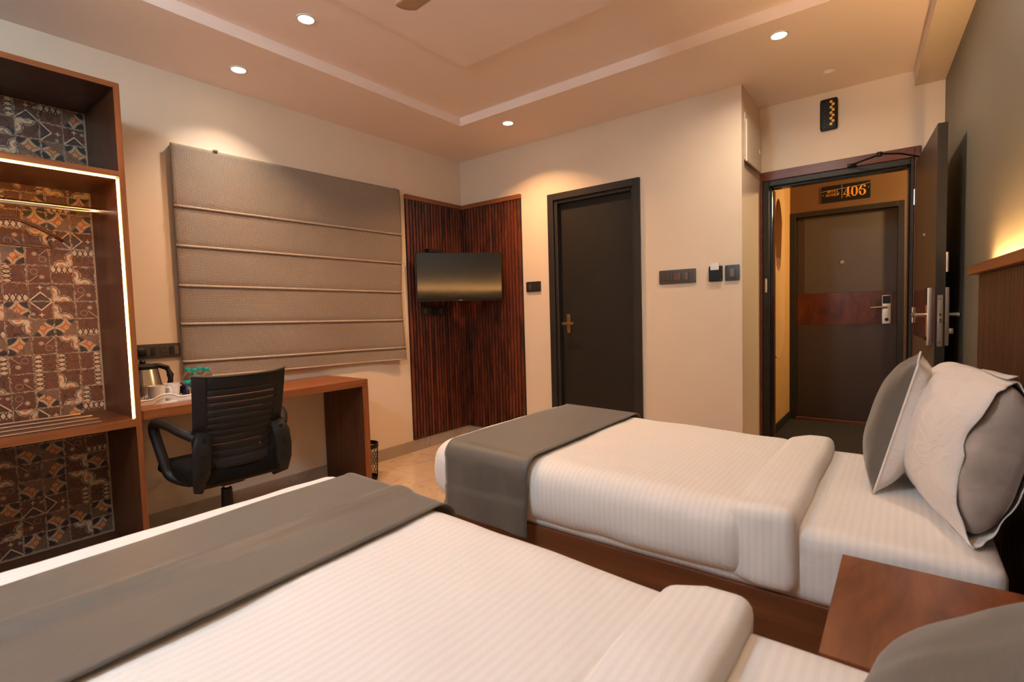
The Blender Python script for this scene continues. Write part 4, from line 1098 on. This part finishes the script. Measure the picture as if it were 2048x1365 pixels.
# ------------------------------------------------------------------ cushions and pillows
def cushion_half(w_, h_, th, side, seed):
    """side +1 front (local -x), -1 back; y across, z up from 0"""
    N = 26
    def P(a, b):
        u, v = a*2-1, b*2-1
        ku = 1-.055*(1-v*v)*0-.075*(1-abs(v)**2.2)*abs(u)**3; kv = 1-.075*(1-abs(u)**2.2)*abs(v)**3
        y = u*w_/2*ku; z = v*h_/2*kv
        q = max(0, (1-abs(u)**2.4))*max(0, (1-abs(v)**2.4)); d = th/2*q**.52
        d += .006*noise.noise(Vector((u*2.3+seed, v*2.3, seed)))*q**.3+.004*noise.noise(Vector((u*5, v*1.6+seed, 1)))*q**.3
        return (-side*d, y, z+h_/2)
    return MB().grid(P, N, N)
def cushion(label, loc, w_, h_, th, lean, rz, back='linen'):
    t = thing('cushion', label, 'cushion', loc, 0)
    t.rotation_euler = (0, lean, rz)
    f = build('front_cover', cushion_half(w_, h_, th, 1, 3), MT['runner'], t, smooth=True)
    b = build('back_cover', cushion_half(w_, h_, th*1.1, -1, 5), MT[back], t, smooth=True)
    pts = []
    for k in range(96):
        s_ = k/24; q = s_ % 1; e = int(s_)
        u, v = [(-1+2*q, -1), (1, -1+2*q), (1-2*q, 1), (-1, 1-2*q)][e]
        ku = 1-.075*(1-abs(v)**2.2)*abs(u)**3; kv = 1-.075*(1-abs(u)**2.2)*abs(v)**3
        pts.append((0, u*w_/2*ku, v*h_/2*kv+h_/2))
    build('seam', MB().tube(pts, .004, 6, closed=True), MT[back], t, smooth=True)
    return t
cushion('grey fronted cushion leaning on the pillow of the bed by the doors', (3.318, -1.325, .530), .42, .475, .17, .25, -.03)
cushion('grey cushion at the lower right corner on the foreground bed', (3.345, -2.722, .548), .413, .425, .18, .973, -.21)
def pillow(label, loc, L, Hh, T, lean, rz):
    t = thing('pillow', label, 'pillow', loc); t.rotation_euler = (0, lean, rz)
    def sec(u, th, sc, seed, amp):
        e = max(0, 1-abs(u)**3.2)
        hz = Hh/2*(.80+.20*e**.5)*sc; tk = T/2*(e**.55)*sc+.010
        ct, st = math.cos(th), math.sin(th)
        z = hz*math.copysign(abs(ct)**.85, ct); x = tk*math.copysign(abs(st)**.9, st)*(1-.25*abs(ct)**3)
        nn = noise.noise(Vector((u*2.5+seed, math.cos(th)*1.8, math.sin(th)*1.8+seed)))
        nn2 = noise.noise(Vector((u*1.4+z*9+seed, u*7, seed)))
        x += amp*(nn+.6*nn2)*max(-1, min(1, st*2.5))*min(1, e*3); z += amp*.7*nn*min(1, e*2)
        return Vector((x, u*L/2, z+Hh/2))
    NU, NT_ = 34, 44
    def fill(a, b):
        if a < .12:      # blunt, rounded open end
            q = a/.12; p = sec(-.86, 2*PI*b, .955, 4, .004); c_ = Vector((.0, p.y, Hh/2)); k = math.sin(q*PI/2)**.6
            p = c_+(p-c_)*max(.0005, k); p.y -= .035*math.cos(q*PI/2); return p
        return sec(-.86+1.845*(a-.12)/.88, 2*PI*b, .955, 4, .004)
    m = MB().grid(fill, NU+8, NT_)
    build('filling', m, MT['pillow_in'], t, smooth=True)
    def case(a, b):
        u0 = -.88; u = u0+(.985-u0)*a; th = 2*PI*b
        p = sec(u, th, 1.0, 4, .007)
        k = max(0, 1-a/.16)
        p.y += k*(.020*math.sin(th*3+1)+.022*noise.noise(Vector((math.cos(th)*3, math.sin(th)*3, 2)))-.030*(1 if math.cos(th) < 0 else .35))
        c_ = Vector((0, p.y, Hh/2)); d_ = (p-c_); p = c_+d_*(1+.05*k*k); p.z += .006*k*math.sin(th*7)
        return p
    m = MB().grid(case, NU, NT_*2)
    build('pillowcase', m, MT['linen'], t, smooth=True, solid=.003)
    # corner flaps of the case at the open end
    for sg in (1, -1):
        def flap(a, b):
            p = case(0.05+.25*a, .0 if sg > 0 else .5)
            return (p.x+(b-.5)*.03-.01*b, p.y-.02*(1-a), p.z+sg*(.012*b*(1-a)+.004))
        build('case_corner', MB().grid(flap, 6, 4), MT['linen'], t, smooth=True, solid=.003)
    return t
pillow('white pillow with open case end against the slatted headboard', (3.478, -1.555, .530), .66, .455, .195, .19, .20)
